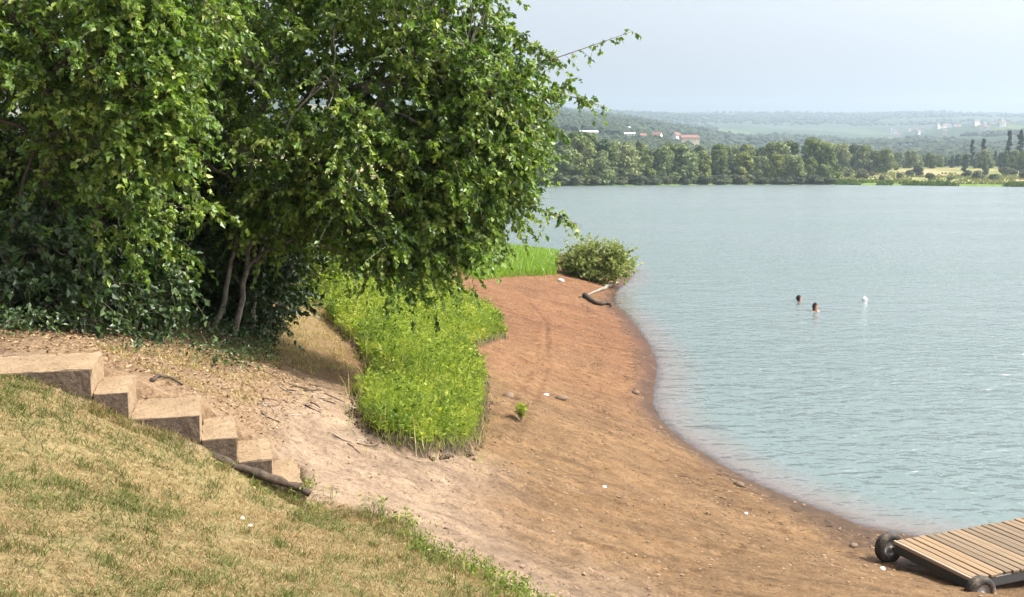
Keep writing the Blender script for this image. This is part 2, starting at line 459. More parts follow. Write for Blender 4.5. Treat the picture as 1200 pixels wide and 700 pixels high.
for pts_ in ([(500, 560), (560, 588), (640, 607), (730, 632), (830, 640)], [(430, 520), (500, 575), (600, 625), (720, 690)], [(610, 340), (640, 380), (640, 430), (600, 520)]):
    pl = [hit(*p_) for p_ in pts_]; dd = np.full(len(xn), 9.0)
    for p_, q_ in zip(pl[:-1], pl[1:]):
        dx, dy = q_[0] - p_[0], q_[1] - p_[1]; t_ = np.clip(((xn - p_[0]) * dx + (yn - p_[1]) * dy) / (dx * dx + dy * dy), 0, 1)
        dd = np.minimum(dd, np.hypot(xn - p_[0] - t_ * dx, yn - p_[1] - t_ * dy))
    dd = dd + .10 * fbm(xn * 3, yn * 3, 23)
    dz += -.022 * np.exp(-(dd / .06) ** 2) + .014 * np.exp(-((dd - .13) / .06) ** 2)
dz += (.050 * fbm(xn * 9, yn * 9, 24) + .03 * np.maximum(0, fbm(xn * 16, yn * 16, 25) - .08)) * sstep(0, .6, sdist(land_poly, xn, yn))
Z[near] += dz * (1 - lawn[near]) * (sdist(STEP_FOOT, xn, yn) < -.1)
beach = mobj('beach_ground', npmesh('beach_ground', np.c_[X, Y, Z], [Q], [M_GROUND], True, {'mask': mask, 'humus': np.clip(humus, 0, 1), 'litter': np.clip(litter, 0, 1) * .8}))
tag(beach, kind='structure')

# ------------------------------------------------------------------ water
def water_mat():
    m = MT('lake_water')
    co = m.coord()
    dep = m.attr('depth').outputs['Fac']
    turb = m.math('SUBTRACT', 1.0, m.math('POWER', 2.718, m.math('MULTIPLY', dep, -60.0)), True)
    mp = m.n('ShaderNodeMapping', {'Vector': co, 'Rotation': (0, 0, R(-16)), 'Scale': (0.85, 1.5, 1)}).outputs[0]
    n1 = m.noise(2.1, 1, 0.4, mp, 0.5); n2 = m.noise(5.6, 1, 0.4, mp, 0.4)
    mp3 = m.n('ShaderNodeMapping', {'Vector': co, 'Scale': (0.02, 0.06, 1)}).outputs[0]
    n3 = m.noise(1.0, 3, 0.5, mp3)
    n0 = m.noise(.5, 1, .4, mp, .5)
    hh = m.math('ADD', m.math('ADD', n1, m.math('MULTIPLY', n0, 1.6)), m.math('MULTIPLY', n2, 0.36))
    amp = m.maprange(n3, .35, .65, .5, 1.2)
    amp = m.math('MULTIPLY', amp, m.maprange(dep, 0.0, .4, .55, 1.0))
    nb = m.n('ShaderNodeBump', {'Height': m.math('MULTIPLY', hh, amp), 'Strength': 1.0, 'Distance': 0.15}).outputs[0]
    bc = m.mix(m.maprange(dep, .0, .20), (.150, .122, .112), (.112, .150, .150))
    body = m.n('ShaderNodeBsdfDiffuse', {'Color': bc}).outputs[0]
    tr = m.n('ShaderNodeBsdfTransparent', {'Color': (.97, .96, .95, 1)}).outputs[0]
    base = m.n('ShaderNodeMixShader', {0: turb, 1: tr, 2: body}).outputs[0]
    gl = m.n('ShaderNodeBsdfGlossy', {'Color': (1, 1, 1, 1), 'Roughness': 0.16, 'Normal': nb}).outputs[0]
    fr = m.n('ShaderNodeFresnel', {'IOR': 1.333, 'Normal': nb}).outputs[0]
    return m.done(m.n('ShaderNodeMixShader', {0: fr, 1: base, 2: gl}).outputs[0])
M_WATER = water_mat()
wx = np.unique(np.concatenate([[-6500, -3000, -1200, -500, -200], np.linspace(-100, -10, 30), np.linspace(-10, 2, 30), np.arange(2, 14, .15), np.linspace(14, 40, 30), [80, 200, 500, 1200, 3000, 6500]]))
wy = np.unique(np.concatenate([[-3000, -1000, -300], np.linspace(-70, 8, 40), np.arange(8, 30, .15), np.arange(30, 66, .3), np.linspace(66, 170, 50), [220, 300, 400, 520]]))
wX, wY, wQ = grid(wx, wy)
wd = np.clip(np.where((wX > -90) & (wX < 30) & (wY < 160) & (wY > -60), -h(wX, wY, False), 3.0), 0, 3)
lake = mobj('lake_water', npmesh('lake_water', np.c_[wX, wY, np.zeros_like(wX)], [wQ], [M_WATER], True, {'depth': wd}))
tag(lake, kind='structure')
mb = MT('lake_bed_mud'); M_BED = mb.done(mb.princ(mb.ramp(mb.noise(.2), [(.3, (.10, .09, .06)), (.7, (.16, .14, .1))]), .9))
bed = mobj('lake_bed', npmesh('lake_bed', [(-6800, -3200, -5), (6800, -3200, -5), (6800, 5150, -5), (-6800, 5150, -5)], [np.array([[0, 1, 2, 3]])], [M_BED]))
tag(bed, kind='structure')

# ------------------------------------------------------------------ far land and hills
def yshore(u):   # u = x / y
    return np.interp(u, [-.6, -.15, .036, .12, .236, .34, .545, .9, 1.2], [320, 365, 388, 410, 440, 438, 366, 320, 290])
ZU = [-.6, -.1, .04, .12, .18, .24, .36, .45, .55, .8]
ZT = {420: [.6] * 10,
      520: [4, 4, 3, 2.5, 2, 2, 3.5, 3.8, 4, 4],
      640: [14, 14, 12, 9, 7, 6, 8.5, 9.5, 9.5, 10],
      900: [44, 42, 36, 31, 25, 17, 12, 14, 16, 20],
      1500: [100, 96, 88, 74, 58, 44, 40, 46, 52, 55],
      2300: [185, 170, 158, 138, 112, 92, 88, 96, 106, 110],
      3200: [250, 240, 225, 205, 180, 160, 150, 165, 175, 180],
      4600: [315, 300, 292, 284, 290, 297, 295, 296, 284, 284],
      6000: [250] * 10}
zk = sorted(ZT); zl = np.log(zk)
def hfar(x, y):
    x = np.asarray(x, float); y = np.asarray(y, float)
    u = x / np.maximum(y, 1); ys = yshore(u)
    cols = np.stack([np.interp(u, ZU, ZT[k]) for k in zk], -1)
    t = np.interp(np.log(np.maximum(y, 1)), zl, np.arange(len(zk)))
    i = np.clip(t.astype(int), 0, len(zk) - 2); f = t - i
    z = np.take_along_axis(cols, i[..., None], -1)[..., 0] * (1 - f) + np.take_along_axis(cols, i[..., None] + 1, -1)[..., 0] * f
    z = z + (y > 700) * 0.05 * y * fbm(x / 420, y / 420, 20) * sstep(700, 1500, y) * (.5 - .38 * sstep(2400, 4200, y))
    d = y - ys
    return np.where(d < 40, np.minimum(z, -1.0 + 0.22 * (d + 3)), z)
def far_mat():
    m = MT('far_fields')
    co = m.coord()
    v = m.n('ShaderNodeTexVoronoi', {'Vector': m.n('ShaderNodeMapping', {'Vector': co, 'Scale': (.006, .0035, 0)}).outputs[0], 'Scale': 1.0, 'Randomness': .9}).outputs['Color']
    hue = m.n('ShaderNodeSeparateColor', {0: v}).outputs[0]
    fld = m.ramp(hue, [(0, (.035, .06, .022)), (.45, (.05, .085, .028)), (.70, (.10, .14, .045)), (.86, (.22, .20, .10)), (1, (.08, .12, .04))], 'CONSTANT')
    nn = m.noise(.02, 5, .6, co); n2 = m.noise(.25, 4, .6, co)
    fld = m.mix(.6, fld, m.ramp(nn, [(.3, (.7, .7, .7)), (.7, (1.25, 1.25, 1.2))]), 'MULTIPLY')
    y = m.n('ShaderNodeSeparateXYZ', {0: co}).outputs[1]
    mead = m.ramp(n2, [(.3, (.10, .14, .03)), (.5, (.15, .17, .045)), (.7, (.24, .20, .10))])
    mead = m.mix(m.ramp(m.noise(.03, 3, .5, co), [(.45, (0, 0, 0)), (.6, (1, 1, 1))]), mead, (.27, .215, .12))
    mead = m.mix(m.attr('shore').outputs['Fac'], mead, m.ramp(n2, [(.3, (.07, .13, .02)), (.6, (.14, .21, .04)), (.8, (.22, .25, .07))]))
    xx = m.n('ShaderNodeSeparateXYZ', {0: co}).outputs[0]
    fld = m.mix(1.0, fld, (.62, .64, .66), 'MULTIPLY')
    fld = m.mix(m.maprange(y, 2900, 3300), fld, (.030, .048, .022))
    c = m.mix(m.maprange(y, 600, 720), mead, fld)
    return m.done(m.princ(c, .95, None, .1))
M_FAR = far_mat()
fu = np.linspace(-.75, 1.1, 260)
ft = np.concatenate([np.linspace(0, 30, 16), np.linspace(36, 200, 24), np.geomspace(220, 4650, 105)])
U, T = np.meshgrid(fu, ft)
fY = yshore(U) - 6 + T; fX = U * fY
nx, ny = len(fu), len(ft)
i = (np.arange(ny - 1)[:, None] * nx + np.arange(nx - 1)[None, :]).ravel()
fQ = np.stack([i, i + 1, i + nx + 1, i + nx], -1)
far = mobj('far_terrain', npmesh('far_terrain', np.c_[fX.ravel(), fY.ravel(), hfar(fX, fY).ravel()], [fQ], [M_FAR], True, {'shore': np.clip(sstep(75, 22, fY - yshore(U) + 60 * fbm(fX / 25, fY / 25, 66)).ravel(), 0, 1)}))
tag(far, kind='structure')

# distant crowns --------------------------------------------------------------
def far_leaf_mat(name, stops):
    m = MT(name)
    a = m.attr('rnd').outputs['Fac']
    c = m.ramp(a, stops)
    r = m.n('ShaderNodeObjectInfo').outputs['Random']
    c = m.mix(.9, c, m.ramp(r, [(0, (.62, .72, .62)), (.5, (.86, .88, .86)), (1, (1.2, 1.1, .9))]), 'MULTIPLY')
    p = m.princ(c, .7, None, .2)
    t = m.n('ShaderNodeBsdfTranslucent', {'Color': c}).outputs[0]
    return m.done(m.n('ShaderNodeMixShader', {0: .25, 1: p, 2: t}).outputs[0])
M_FT = {'round': far_leaf_mat('far_olive_leaf', [(0, (.075, .105, .028)), (.5, (.165, .205, .05)), (1, (.30, .33, .10))]),
        'willow': far_leaf_mat('far_willow_leaf', [(0, (.105, .14, .05)), (.5, (.205, .24, .09)), (1, (.33, .35, .15))]),
        'dark': far_leaf_mat('far_dark_leaf', [(0, (.045, .075, .025)), (.5, (.095, .14, .042)), (1, (.17, .22, .07))]),
        'poplar': far_leaf_mat('far_poplar_leaf', [(0, (.020, .036, .018)), (.6, (.036, .058, .026)), (1, (.06, .085, .035))]),
        'shrub': far_leaf_mat('far_shrub_leaf', [(0, (.07, .085, .045)), (.5, (.11, .13, .065)), (1, (.17, .18, .10))])}
def crown_mesh(name, mat, H, RX, base, nl, per, size, shape='round', seed=0):
    r = np.random.default_rng(seed); g = Geo()
    for k in range(nl):
        th = r.uniform(0, 2 * np.pi); f = r.uniform(0, 1) ** .6
        zc = base + (H - base) * (r.uniform(.02, .9))
        t = (zc - base) / (H - base)
        if shape == 'poplar': prof = .95 * np.sin(np.pi * np.clip(t * .85 + .12, 0, 1)) ** .6
        elif shape == 'cone': prof = 1.05 - t
        else: prof = np.sqrt(max(0.05, 1 - (2 * t - .62) ** 2 * .5))
        lr = RX * r.uniform(.28, .48) * (.6 + .4 * prof)
        rad = max(0, RX * prof - lr * .7) * f
        c = np.array([np.cos(th) * rad, np.sin(th) * rad, zc])
        d = unit(r.normal(0, 1, (per, 3)))
        P = c + d * lr * r.uniform(.55, 1.05, (per, 1)) * np.array([1, 1, .8])
        P[:, 2] = np.where(P[:, 2] < 0, r.uniform(0, .12 * H, per), P[:, 2])
        nrm = unit(d + r.normal(0, .55, (per, 3)) + [0, 0, .3])
        a1 = unit(np.cross(nrm, r.normal(0, 1, (per, 3)))); a2 = np.cross(nrm, a1)
        s = size * r.uniform(.6, 1.3, (per, 1))
        V = np.stack([P + a1 * s, P + a2 * s * .7, P - a1 * s, P - a2 * s * .7], 1).reshape(-1, 3)
        q = np.arange(per * 4).reshape(-1, 4)
        g.add(V, q, None, np.repeat(np.clip(r.normal(.45 + r.uniform(-.2, .2), .2, per), 0, 1), 4))
    return g.mesh(name, [mat])
def trunk_mesh(name, H, r0, seed=0):
    r = np.random.default_rng(seed); g = Geo()
    tube(g, [(0, 0, -.6), (.1, 0, H * .3), (0.05, .1, H * .7)], [r0 * 1.2, r0, r0 * .4], 6)
    for k in range(4):
        th = r.uniform(0, 6.28); z0 = H * r.uniform(.25, .5)
        tube(g, [(0, 0, z0), (np.cos(th) * H * .12, np.sin(th) * H * .12, z0 + H * .15), (np.cos(th) * H * .2, np.sin(th) * H * .2, z0 + H * .28)], [r0 * .5, r0 * .3, r0 * .12], 4)
    return g.mesh(name, [M_BARKD])
PROTO = {}
def proto(kind, v):
    k = (kind, v)
    if k not in PROTO:
        sd = hash(kind) % 7 + 11 * v
        sd = {'round': 1, 'willow': 2, 'dark': 3, 'poplar': 4, 'shrub': 5}[kind] * 100 + v
        if kind == 'poplar': c = crown_mesh('crown', M_FT[kind], 20, 2.6, 1.5, 34, 110, .42, 'poplar', sd)
        elif kind == 'shrub': c = crown_mesh('crown', M_FT[kind], 3.2, 2.6, .1, 14, 110, .24, 'round', sd)
        elif kind == 'willow': c = crown_mesh('crown', M_FT[kind], 13, 6.3, .2, 40, 130, .50, 'round', sd)
        elif kind == 'dark': c = crown_mesh('crown', M_FT[kind], 15, 4.6, .2, 38, 120, .48, 'round' if v % 2 else 'cone', sd)
        else: c = crown_mesh('crown', M_FT[kind], 16, 5.6, .2, 40, 130, .52, 'round', sd)
        tr = trunk_mesh('trunk', {'poplar': 17, 'shrub': 2.0, 'willow': 9, 'dark': 11, 'round': 11}[kind], {'shrub': .09}.get(kind, .32), sd)
        PROTO[k] = (c, tr)
    return PROTO[k]
HT = {'round': 16, 'willow': 13, 'dark': 15, 'poplar': 20, 'shrub': 3.2}
def far_tree(name, kind, px, dist, topy, label, cat='tree', group=None, wide=1.0):
    x = (px - CX) / F * dist; z0 = float(hfar(x, dist))
    topy = topy - (6 if px < 690 and topy < 190 else 3 if px < 760 and topy < 190 else 0)
    zt = EYE + (HOR - topy) / F * dist
    s = max(.25, (zt - max(z0, -.2)) / HT[kind])
    e = empty(name, (x, dist, max(z0, -.2)), random.uniform(0, 6.28), (s * wide, s * wide, s))
    c, t = proto(kind, random.randrange(3))
    mobj('crown', c, e); mobj('trunk', t, e)
    return tag(e, label, cat, group)
ORD = ['first', 'second', 'third', 'fourth', 'fifth', 'sixth', 'seventh', 'eighth', 'ninth', 'tenth', 'eleventh', 'twelfth', 'thirteenth', 'fourteenth', 'fifteenth', 'sixteenth', 'seventeenth', 'eighteenth', 'nineteenth', 'twentieth',
       'twenty-first', 'twenty-second', 'twenty-third', 'twenty-fourth', 'twenty-fifth', 'twenty-sixth', 'twenty-seventh', 'twenty-eighth']
# front row at the waterline, left to right
front = [(600, 'round', 160, 1.1), (622, 'willow', 166, 1.0), (645, 'dark', 158, 1.15), (662, 'willow', 178, .9), (680, 'round', 165, 1.05), (703, 'willow', 181, 1.0), (716, 'dark', 172, 1.2), (737, 'willow', 176, 1.0), (757, 'round', 184, .9),
         (775, 'willow', 172, .95), (797, 'willow', 170, 1.0), (822, 'round', 176, .9), (845, 'dark', 180, 1.1), (868, 'round', 178, 1.0), (888, 'willow', 184, 1.0), (908, 'round', 180, .95), (928, 'willow', 182, .9), (947, 'round', 184, .9), (962, 'willow', 193, .9)]
for k, (px, kind, ty, wd_) in enumerate(front):
    d = float(yshore((px - CX) / F)) + 7 + random.uniform(0, 6)
    nm = {'round': 'broadleaf_tree', 'willow': 'willow_tree', 'dark': 'broadleaf_tree'}[kind]
    lk = {'round': 'olive green rounded tree', 'willow': 'pale grey-green bushy tree', 'dark': 'dark green rounded tree'}[kind]
    far_tree(nm, kind, px, d, ty, '%s on the far waterline, %s from the left in that row' % (lk, ORD[k]), 'tree', 'waterline trees of the far wood', wd_)
# trees behind them: a wood
backs = []
for k in range(46):
    px = 470 + k * 11 + random.uniform(-5, 5)
    ty = np.interp(px, [470, 560, 650, 690, 740, 800, 860, 900, 955, 980], [150, 152, 153, 160, 166, 166, 170, 164, 160, 168]) + random.uniform(0, 7)
    d = float(yshore((px - CX) / F)) + random.uniform(28, 70)
    far_tree('broadleaf_tree', random.choice(['round', 'dark', 'round', 'willow', 'dark']), px, d, ty, 'tree within the wood behind the waterline trees of the far shore', 'tree', 'trees of the wood on the far shore', random.uniform(.8, 1.05))
for k in range(11):
    px = 480 + k * 12
    far_tree('broadleaf_tree', random.choice(['round', 'dark', 'willow']), px, float(yshore((px - CX) / F)) + 8, 166 + random.uniform(-6, 8), 'far shore tree seen through the leaves of the near birch', 'tree', 'far trees behind the near birch')
# low shrubs on the waterline
for k, px in enumerate([610, 634, 655, 674, 693, 712, 728, 746, 764, 783, 802, 822, 842, 858, 872, 890, 906, 920, 934, 948, 960, 970]):
    d = float(yshore((px - CX) / F)) + 4
    far_tree('waterside_shrub', 'shrub', px, d, random.uniform(204.5, 208.5), 'low grey-green shrub at the water edge, %s from the left in its row' % ORD[k], 'shrub', 'low shrubs on the far waterline', random.uniform(1.2, 1.9))
# trees behind the meadow
for k in range(44):
    px = 966 + k * 6.6 + random.uniform(-4, 4)
    d = random.uniform(560, 690)
    ty = np.interp(px, [960, 1000, 1050, 1100, 1140, 1260], [166, 168, 172, 180, 176, 172]) + random.uniform(0, 9)
    far_tree('broadleaf_tree', random.choice(['dark', 'dark', 'round', 'willow']), px, d, ty, 'dark tree in the belt of trees behind the far meadow', 'tree', 'tree belt behind the far meadow', random.uniform(.8, 1.1))
for k, (px, ty) in enumerate([(1175, 151), (1188, 149), (1133, 162), (1146, 161), (1203, 155)]):
    far_tree('poplar_tree', 'poplar', px, 660, ty, ['tall dark columnar poplar, left one of the close pair near the right edge', 'tallest dark columnar poplar, right one of the close pair near the right edge', 'shorter dark columnar poplar, left of the two left of the tall pair',
             'shorter dark columnar poplar, right of the two left of the tall pair', 'dark columnar poplar rightmost of all above the far meadow'][k], 'tree', 'columnar poplars', .8)
for k, (px, yb, ty) in enumerate([(1006, 210, 198), (1030, 213, 205), (1072, 207, 194), (1086, 212, 203), (1128, 208, 199), (1141, 211, 200), (1150, 206, 199), (1172, 207, 196), (1182, 206, 198), (990, 208, 202), (1050, 210, 203), (1062, 206, 199), (1110, 213, 207), (1160, 212, 204), (1195, 211, 201), (1018, 206, 200)]):
    d = np.interp(yb, [205, 215], [540, 430])
    far_tree('meadow_bush', 'shrub', px, float(d), ty, 'dark bush standing on the far meadow, %s from the left' % ORD[[1, 3, 6, 7, 9, 10, 11, 13, 14, 0, 4, 5, 8, 12, 15, 2][k]], 'bush', 'bushes on the far meadow', random.uniform(.8, 1.2))
# reeds on the far right shore and rough grass on the meadow
g = Geo()
for n_, dmin, dmax, hmin, hmax in ((5000, 0.5, 9, .6, 1.7), (9000, 8, 150, .3, 1.1)):
    u = rng.uniform(.325, .66, n_); y = yshore(u) + rng.uniform(dmin, dmax, n_); x = u * y
    k = fbm(x / 9, y / 22, 77) > -.05; x, y = x[k], y[k]; z = hfar(x, y); nb_ = len(x)
    hh_ = rng.uniform(hmin, hmax, nb_); w_ = rng.uniform(.25, .6, nb_); a_ = rng.uniform(0, 3.14, nb_)
    s_ = np.stack([np.cos(a_) * w_, np.sin(a_) * w_, 0 * a_], -1); b_ = np.stack([x, y, z - .1], -1); t_ = b_ + np.c_[rng.normal(0, .2, (nb_, 2)), hh_ + .1]
    V = np.stack([b_ - s_, b_ + s_, t_ + s_ * .4, t_ - s_ * .4], 1).reshape(-1, 3)
    g.add(V, np.arange(nb_ * 4).reshape(-1, 4), None, np.repeat(np.clip(rng.normal(.3 if dmax < 10 else .65, .2, nb_), 0, 1), 4))
M_REED = leaf_mat('meadow_grass', [(0, (.06, .11, .02)), (.5, (.12, .17, .04)), (.8, (.22, .20, .09)), (1, (.30, .24, .13))], .25, .7, .2, 1.1)
tag(mobj('meadow_grass', g.mesh('meadow_grass', [M_REED])), 'rough grass and reeds on the far meadow shore', 'grass', kind='stuff')
# wooded slopes: a mass of crowns nobody could count
def ico():
    bm = bmesh.new(); bmesh.ops.create_icosphere(bm, subdivisions=1, radius=1.0)
    V = np.array([v.co[:] for v in bm.verts]); T_ = np.array([[v.index for v in f.verts] for f in bm.faces]); bm.free(); return V, T_
iv, it = ico()
g = Geo()
cnt = 0
while cnt < 19000:
    u = rng.uniform(-.25, .68); y = math.exp(rng.uniform(math.log(720), math.log(4550))); x = u * y
    lim = -.02 + .06 * (y < 1300) - .10 * sstep(.30, .42, np.array(u)) * (1800 < y < 3600)
    if fbm(np.array(x / 300), np.array(y / 520), 40) + lim + .25 * (y > 3900) < -.085: continue
    s = rng.uniform(.6, 1.3) * (4.2 + y * .0007)
    V = iv * (1 + rng.normal(0, .13, (len(iv), 1))) * s * np.array([1.25, 1.25, .95])
    g.add(V + [x, y, float(hfar(x, y)) + s * .35], None, it, np.clip(rng.normal(.5, .22), 0, 1))
    cnt += 1
M_FOREST = far_leaf_mat('far_forest', [(0, (.020, .036, .016)), (.5, (.036, .056, .022)), (1, (.065, .085, .035))])
tag(mobj('hillside_forest', g.mesh('hillside_forest', [M_FOREST])), 'dark woods covering the slopes of the far hills', 'forest', kind='stuff')

# ------------------------------------------------------------------ far houses
def flat_mat(name, col, rough=.8, var=.12):
    m = MT(name); nz = m.noise(1.2, 3)
    c = m.mix(var * 3, col, m.ramp(nz, [(.3, tuple(v * .7 for v in col)), (.7, tuple(min(1, v * 1.15) for v in col))]))
    return m.done(m.princ(c, rough))
M_WHITE = flat_mat('white_render', (.78, .76, .72)); M_CREAM = flat_mat('cream_render', (.62, .52, .38)); M_TILE = flat_mat('red_roof_tile', (.20, .10, .075))
M_PALE = flat_mat('grey_render', (.5, .49, .46)); M_GREYROOF = flat_mat('pale_sheet_roof', (.72, .74, .76), .5); M_SLATE = flat_mat('slate_roof', (.12, .12, .13)); M_PANE = flat_mat('window_pane', (.05, .06, .07), .15)
def house(px, dist, basey, w, dp, hw, hr, rz, wall, roof, label, cat='house', group=None, name='house', nwin=3):
    if dist < 2000: basey += 2.5; w *= .8; hw *= .75; hr *= .75; dp *= .8
    x = (px - CX) / F * dist; zb = EYE + (HOR - basey) / F * dist
    zg = float(hfar(x, dist))
    e = empty(name, (x, dist, zb), rz)
    hw0 = min(zg - zb - 1.0, -1.0)
    V = [(-w / 2, -dp / 2, hw0), (w / 2, -dp / 2, hw0), (w / 2, dp / 2, hw0), (-w / 2, dp / 2, hw0), (-w / 2, -dp / 2, hw), (w / 2, -dp / 2, hw), (w / 2, dp / 2, hw), (-w / 2, dp / 2, hw), (-w / 2, 0, hw + hr * .98), (w / 2, 0, hw + hr * .98)]
    wm = npmesh('wall', V, [np.array([[0, 1, 5, 4], [1, 2, 6, 5], [2, 3, 7, 6], [3, 0, 4, 7]]), np.array([[4, 8, 7], [5, 6, 9]])], [wall])
    mobj('wall', wm, e)
    o = .5; g = Geo()
    for sgn in (-1, 1):
        a = np.array([(-w / 2 - o, sgn * (dp / 2 + o), hw - o * hr / (dp / 2)), (w / 2 + o, sgn * (dp / 2 + o), hw - o * hr / (dp / 2)), (w / 2 + o, 0, hw + hr), (-w / 2 - o, 0, hw + hr)])
        b = a + [0, 0, .25]
        g.add(np.concatenate([a, b]), [[0, 1, 2, 3], [4, 5, 6, 7], [0, 1, 5, 4], [1, 2, 6, 5], [3, 0, 4, 7]])
    mobj('roof', g.mesh('roof', [roof]), e)
    for k in range(nwin):
        cx = -w / 2 + w * (k + .5) / nwin; ww = min(1.0, w / nwin * .4)
        g = Geo(); bx = np.array([(sx * ww / 2 + cx, -dp / 2 - .05 + .1 * sy, hw * .5 + sz * .4) for sx in (-1, 1) for sy in (0, 1) for sz in (-1, 1)])
        g.add(bx, [[0, 1, 5, 4], [2, 6, 7, 3], [0, 2, 3, 1], [4, 5, 7, 6], [1, 3, 7, 5], [0, 4, 6, 2]])
        mobj('window', g.mesh('window', [M_PANE]), e)
    return tag(e, label, cat, group)
house(688, 960, 157, 23, 16, 3.6, 2.4, .06, M_WHITE, M_GREYROOF, 'long low white shed with pale roof, leftmost building above the far wood', 'shed', name='farm_shed', nwin=2)
house(736, 990, 158.5, 13, 10, 3.4, 1.8, -.1, M_WHITE, M_GREYROOF, 'small white flat-roofed building just right of the long white shed', 'building', name='white_building')
house(731, 1300, 151, 14, 10, 3.5, 2.2, .2, M_WHITE, M_GREYROOF, 'small pale building on the slope above the white building', 'building', name='pale_building')
house(751, 1000, 160, 8, 8, 3.2, 2.6, .3, M_CREAM, M_TILE, 'small cream house with tiled roof between white building and red roofed house', 'house')
house(768, 1010, 160, 11, 9, 3.8, 3.8, -.5, M_WHITE, M_TILE, 'white gabled house with steep red roof, left of the widest red roof', 'house')
house(805, 1000, 163.5, 24, 11, 4.2, 3.6, .1, M_CREAM, M_TILE, 'wide cream house with red tiled roof above the far wood', 'house', nwin=6)
house(790, 1040, 160, 9, 8, 4.0, 3.2, .6, M_WHITE, M_TILE, 'narrow white house with red roof behind the wide cream house', 'house')
tw = np.random.default_rng(5)
for k in range(34):
    px = tw.uniform(1035, 1195); dist = tw.uniform(2300, 3000)
    x = (px - CX) / F * dist; zg = float(hfar(x, dist))
    by = HOR - (zg + 7 - EYE) * F / dist
    house(px, dist, by, tw.uniform(8, 15), tw.uniform(7, 10), tw.uniform(3, 5), 3, tw.uniform(-.7, .7), M_PALE if k % 3 else M_CREAM, M_TILE if k % 2 else M_SLATE, 'tiny pale house of the town on the far right hillside', 'house', 'hillside town houses', nwin=3)

# ------------------------------------------------------------------ stairs
def conc_mat():
    m = MT('tan_concrete')
    co = m.coord(); n1 = m.noise(3, 5, .6, co); n2 = m.noise(40, 5, .7, co)
    c = m.ramp(n1, [(.3, (.21, .148, .09)), (.7, (.285, .205, .13))])
    c = m.mix(.85, c, m.ramp(n2, [(.34, (.5, .47, .43)), (.5, (1, 1, 1)), (.8, (1.15, 1.15, 1.12))]), 'MULTIPLY')
    n7 = m.noise(5.5, 6, .7, co, .5)
    c = m.mix(m.ramp(n7, [(.56, (0, 0, 0)), (.76, (.6, .6, .6))]), c, m.ramp(n2, [(.3, (.12, .08, .05)), (.7, (.27, .19, .12))]))
    return m.done(m.princ(c, .92, m.bump(m.math('ADD', n2, n7), .8, .012), .2))
M_CONC = conc_mat()
M_SIDE = bark_mat('dark_side', (.045, .031, .022), (.135, .095, .068), 38)  # darker brown than the treads, for the near side faces
run = np.array([1, SLOPE_RUN, 0.0]); run /= np.linalg.norm(run); perp = np.array([-run[1], run[0], 0])
st = empty('garden_steps', tuple(SCN[-1]))
tag(st, 'flight of six tan concrete steps descending from the lawn to the beach path', 'steps')
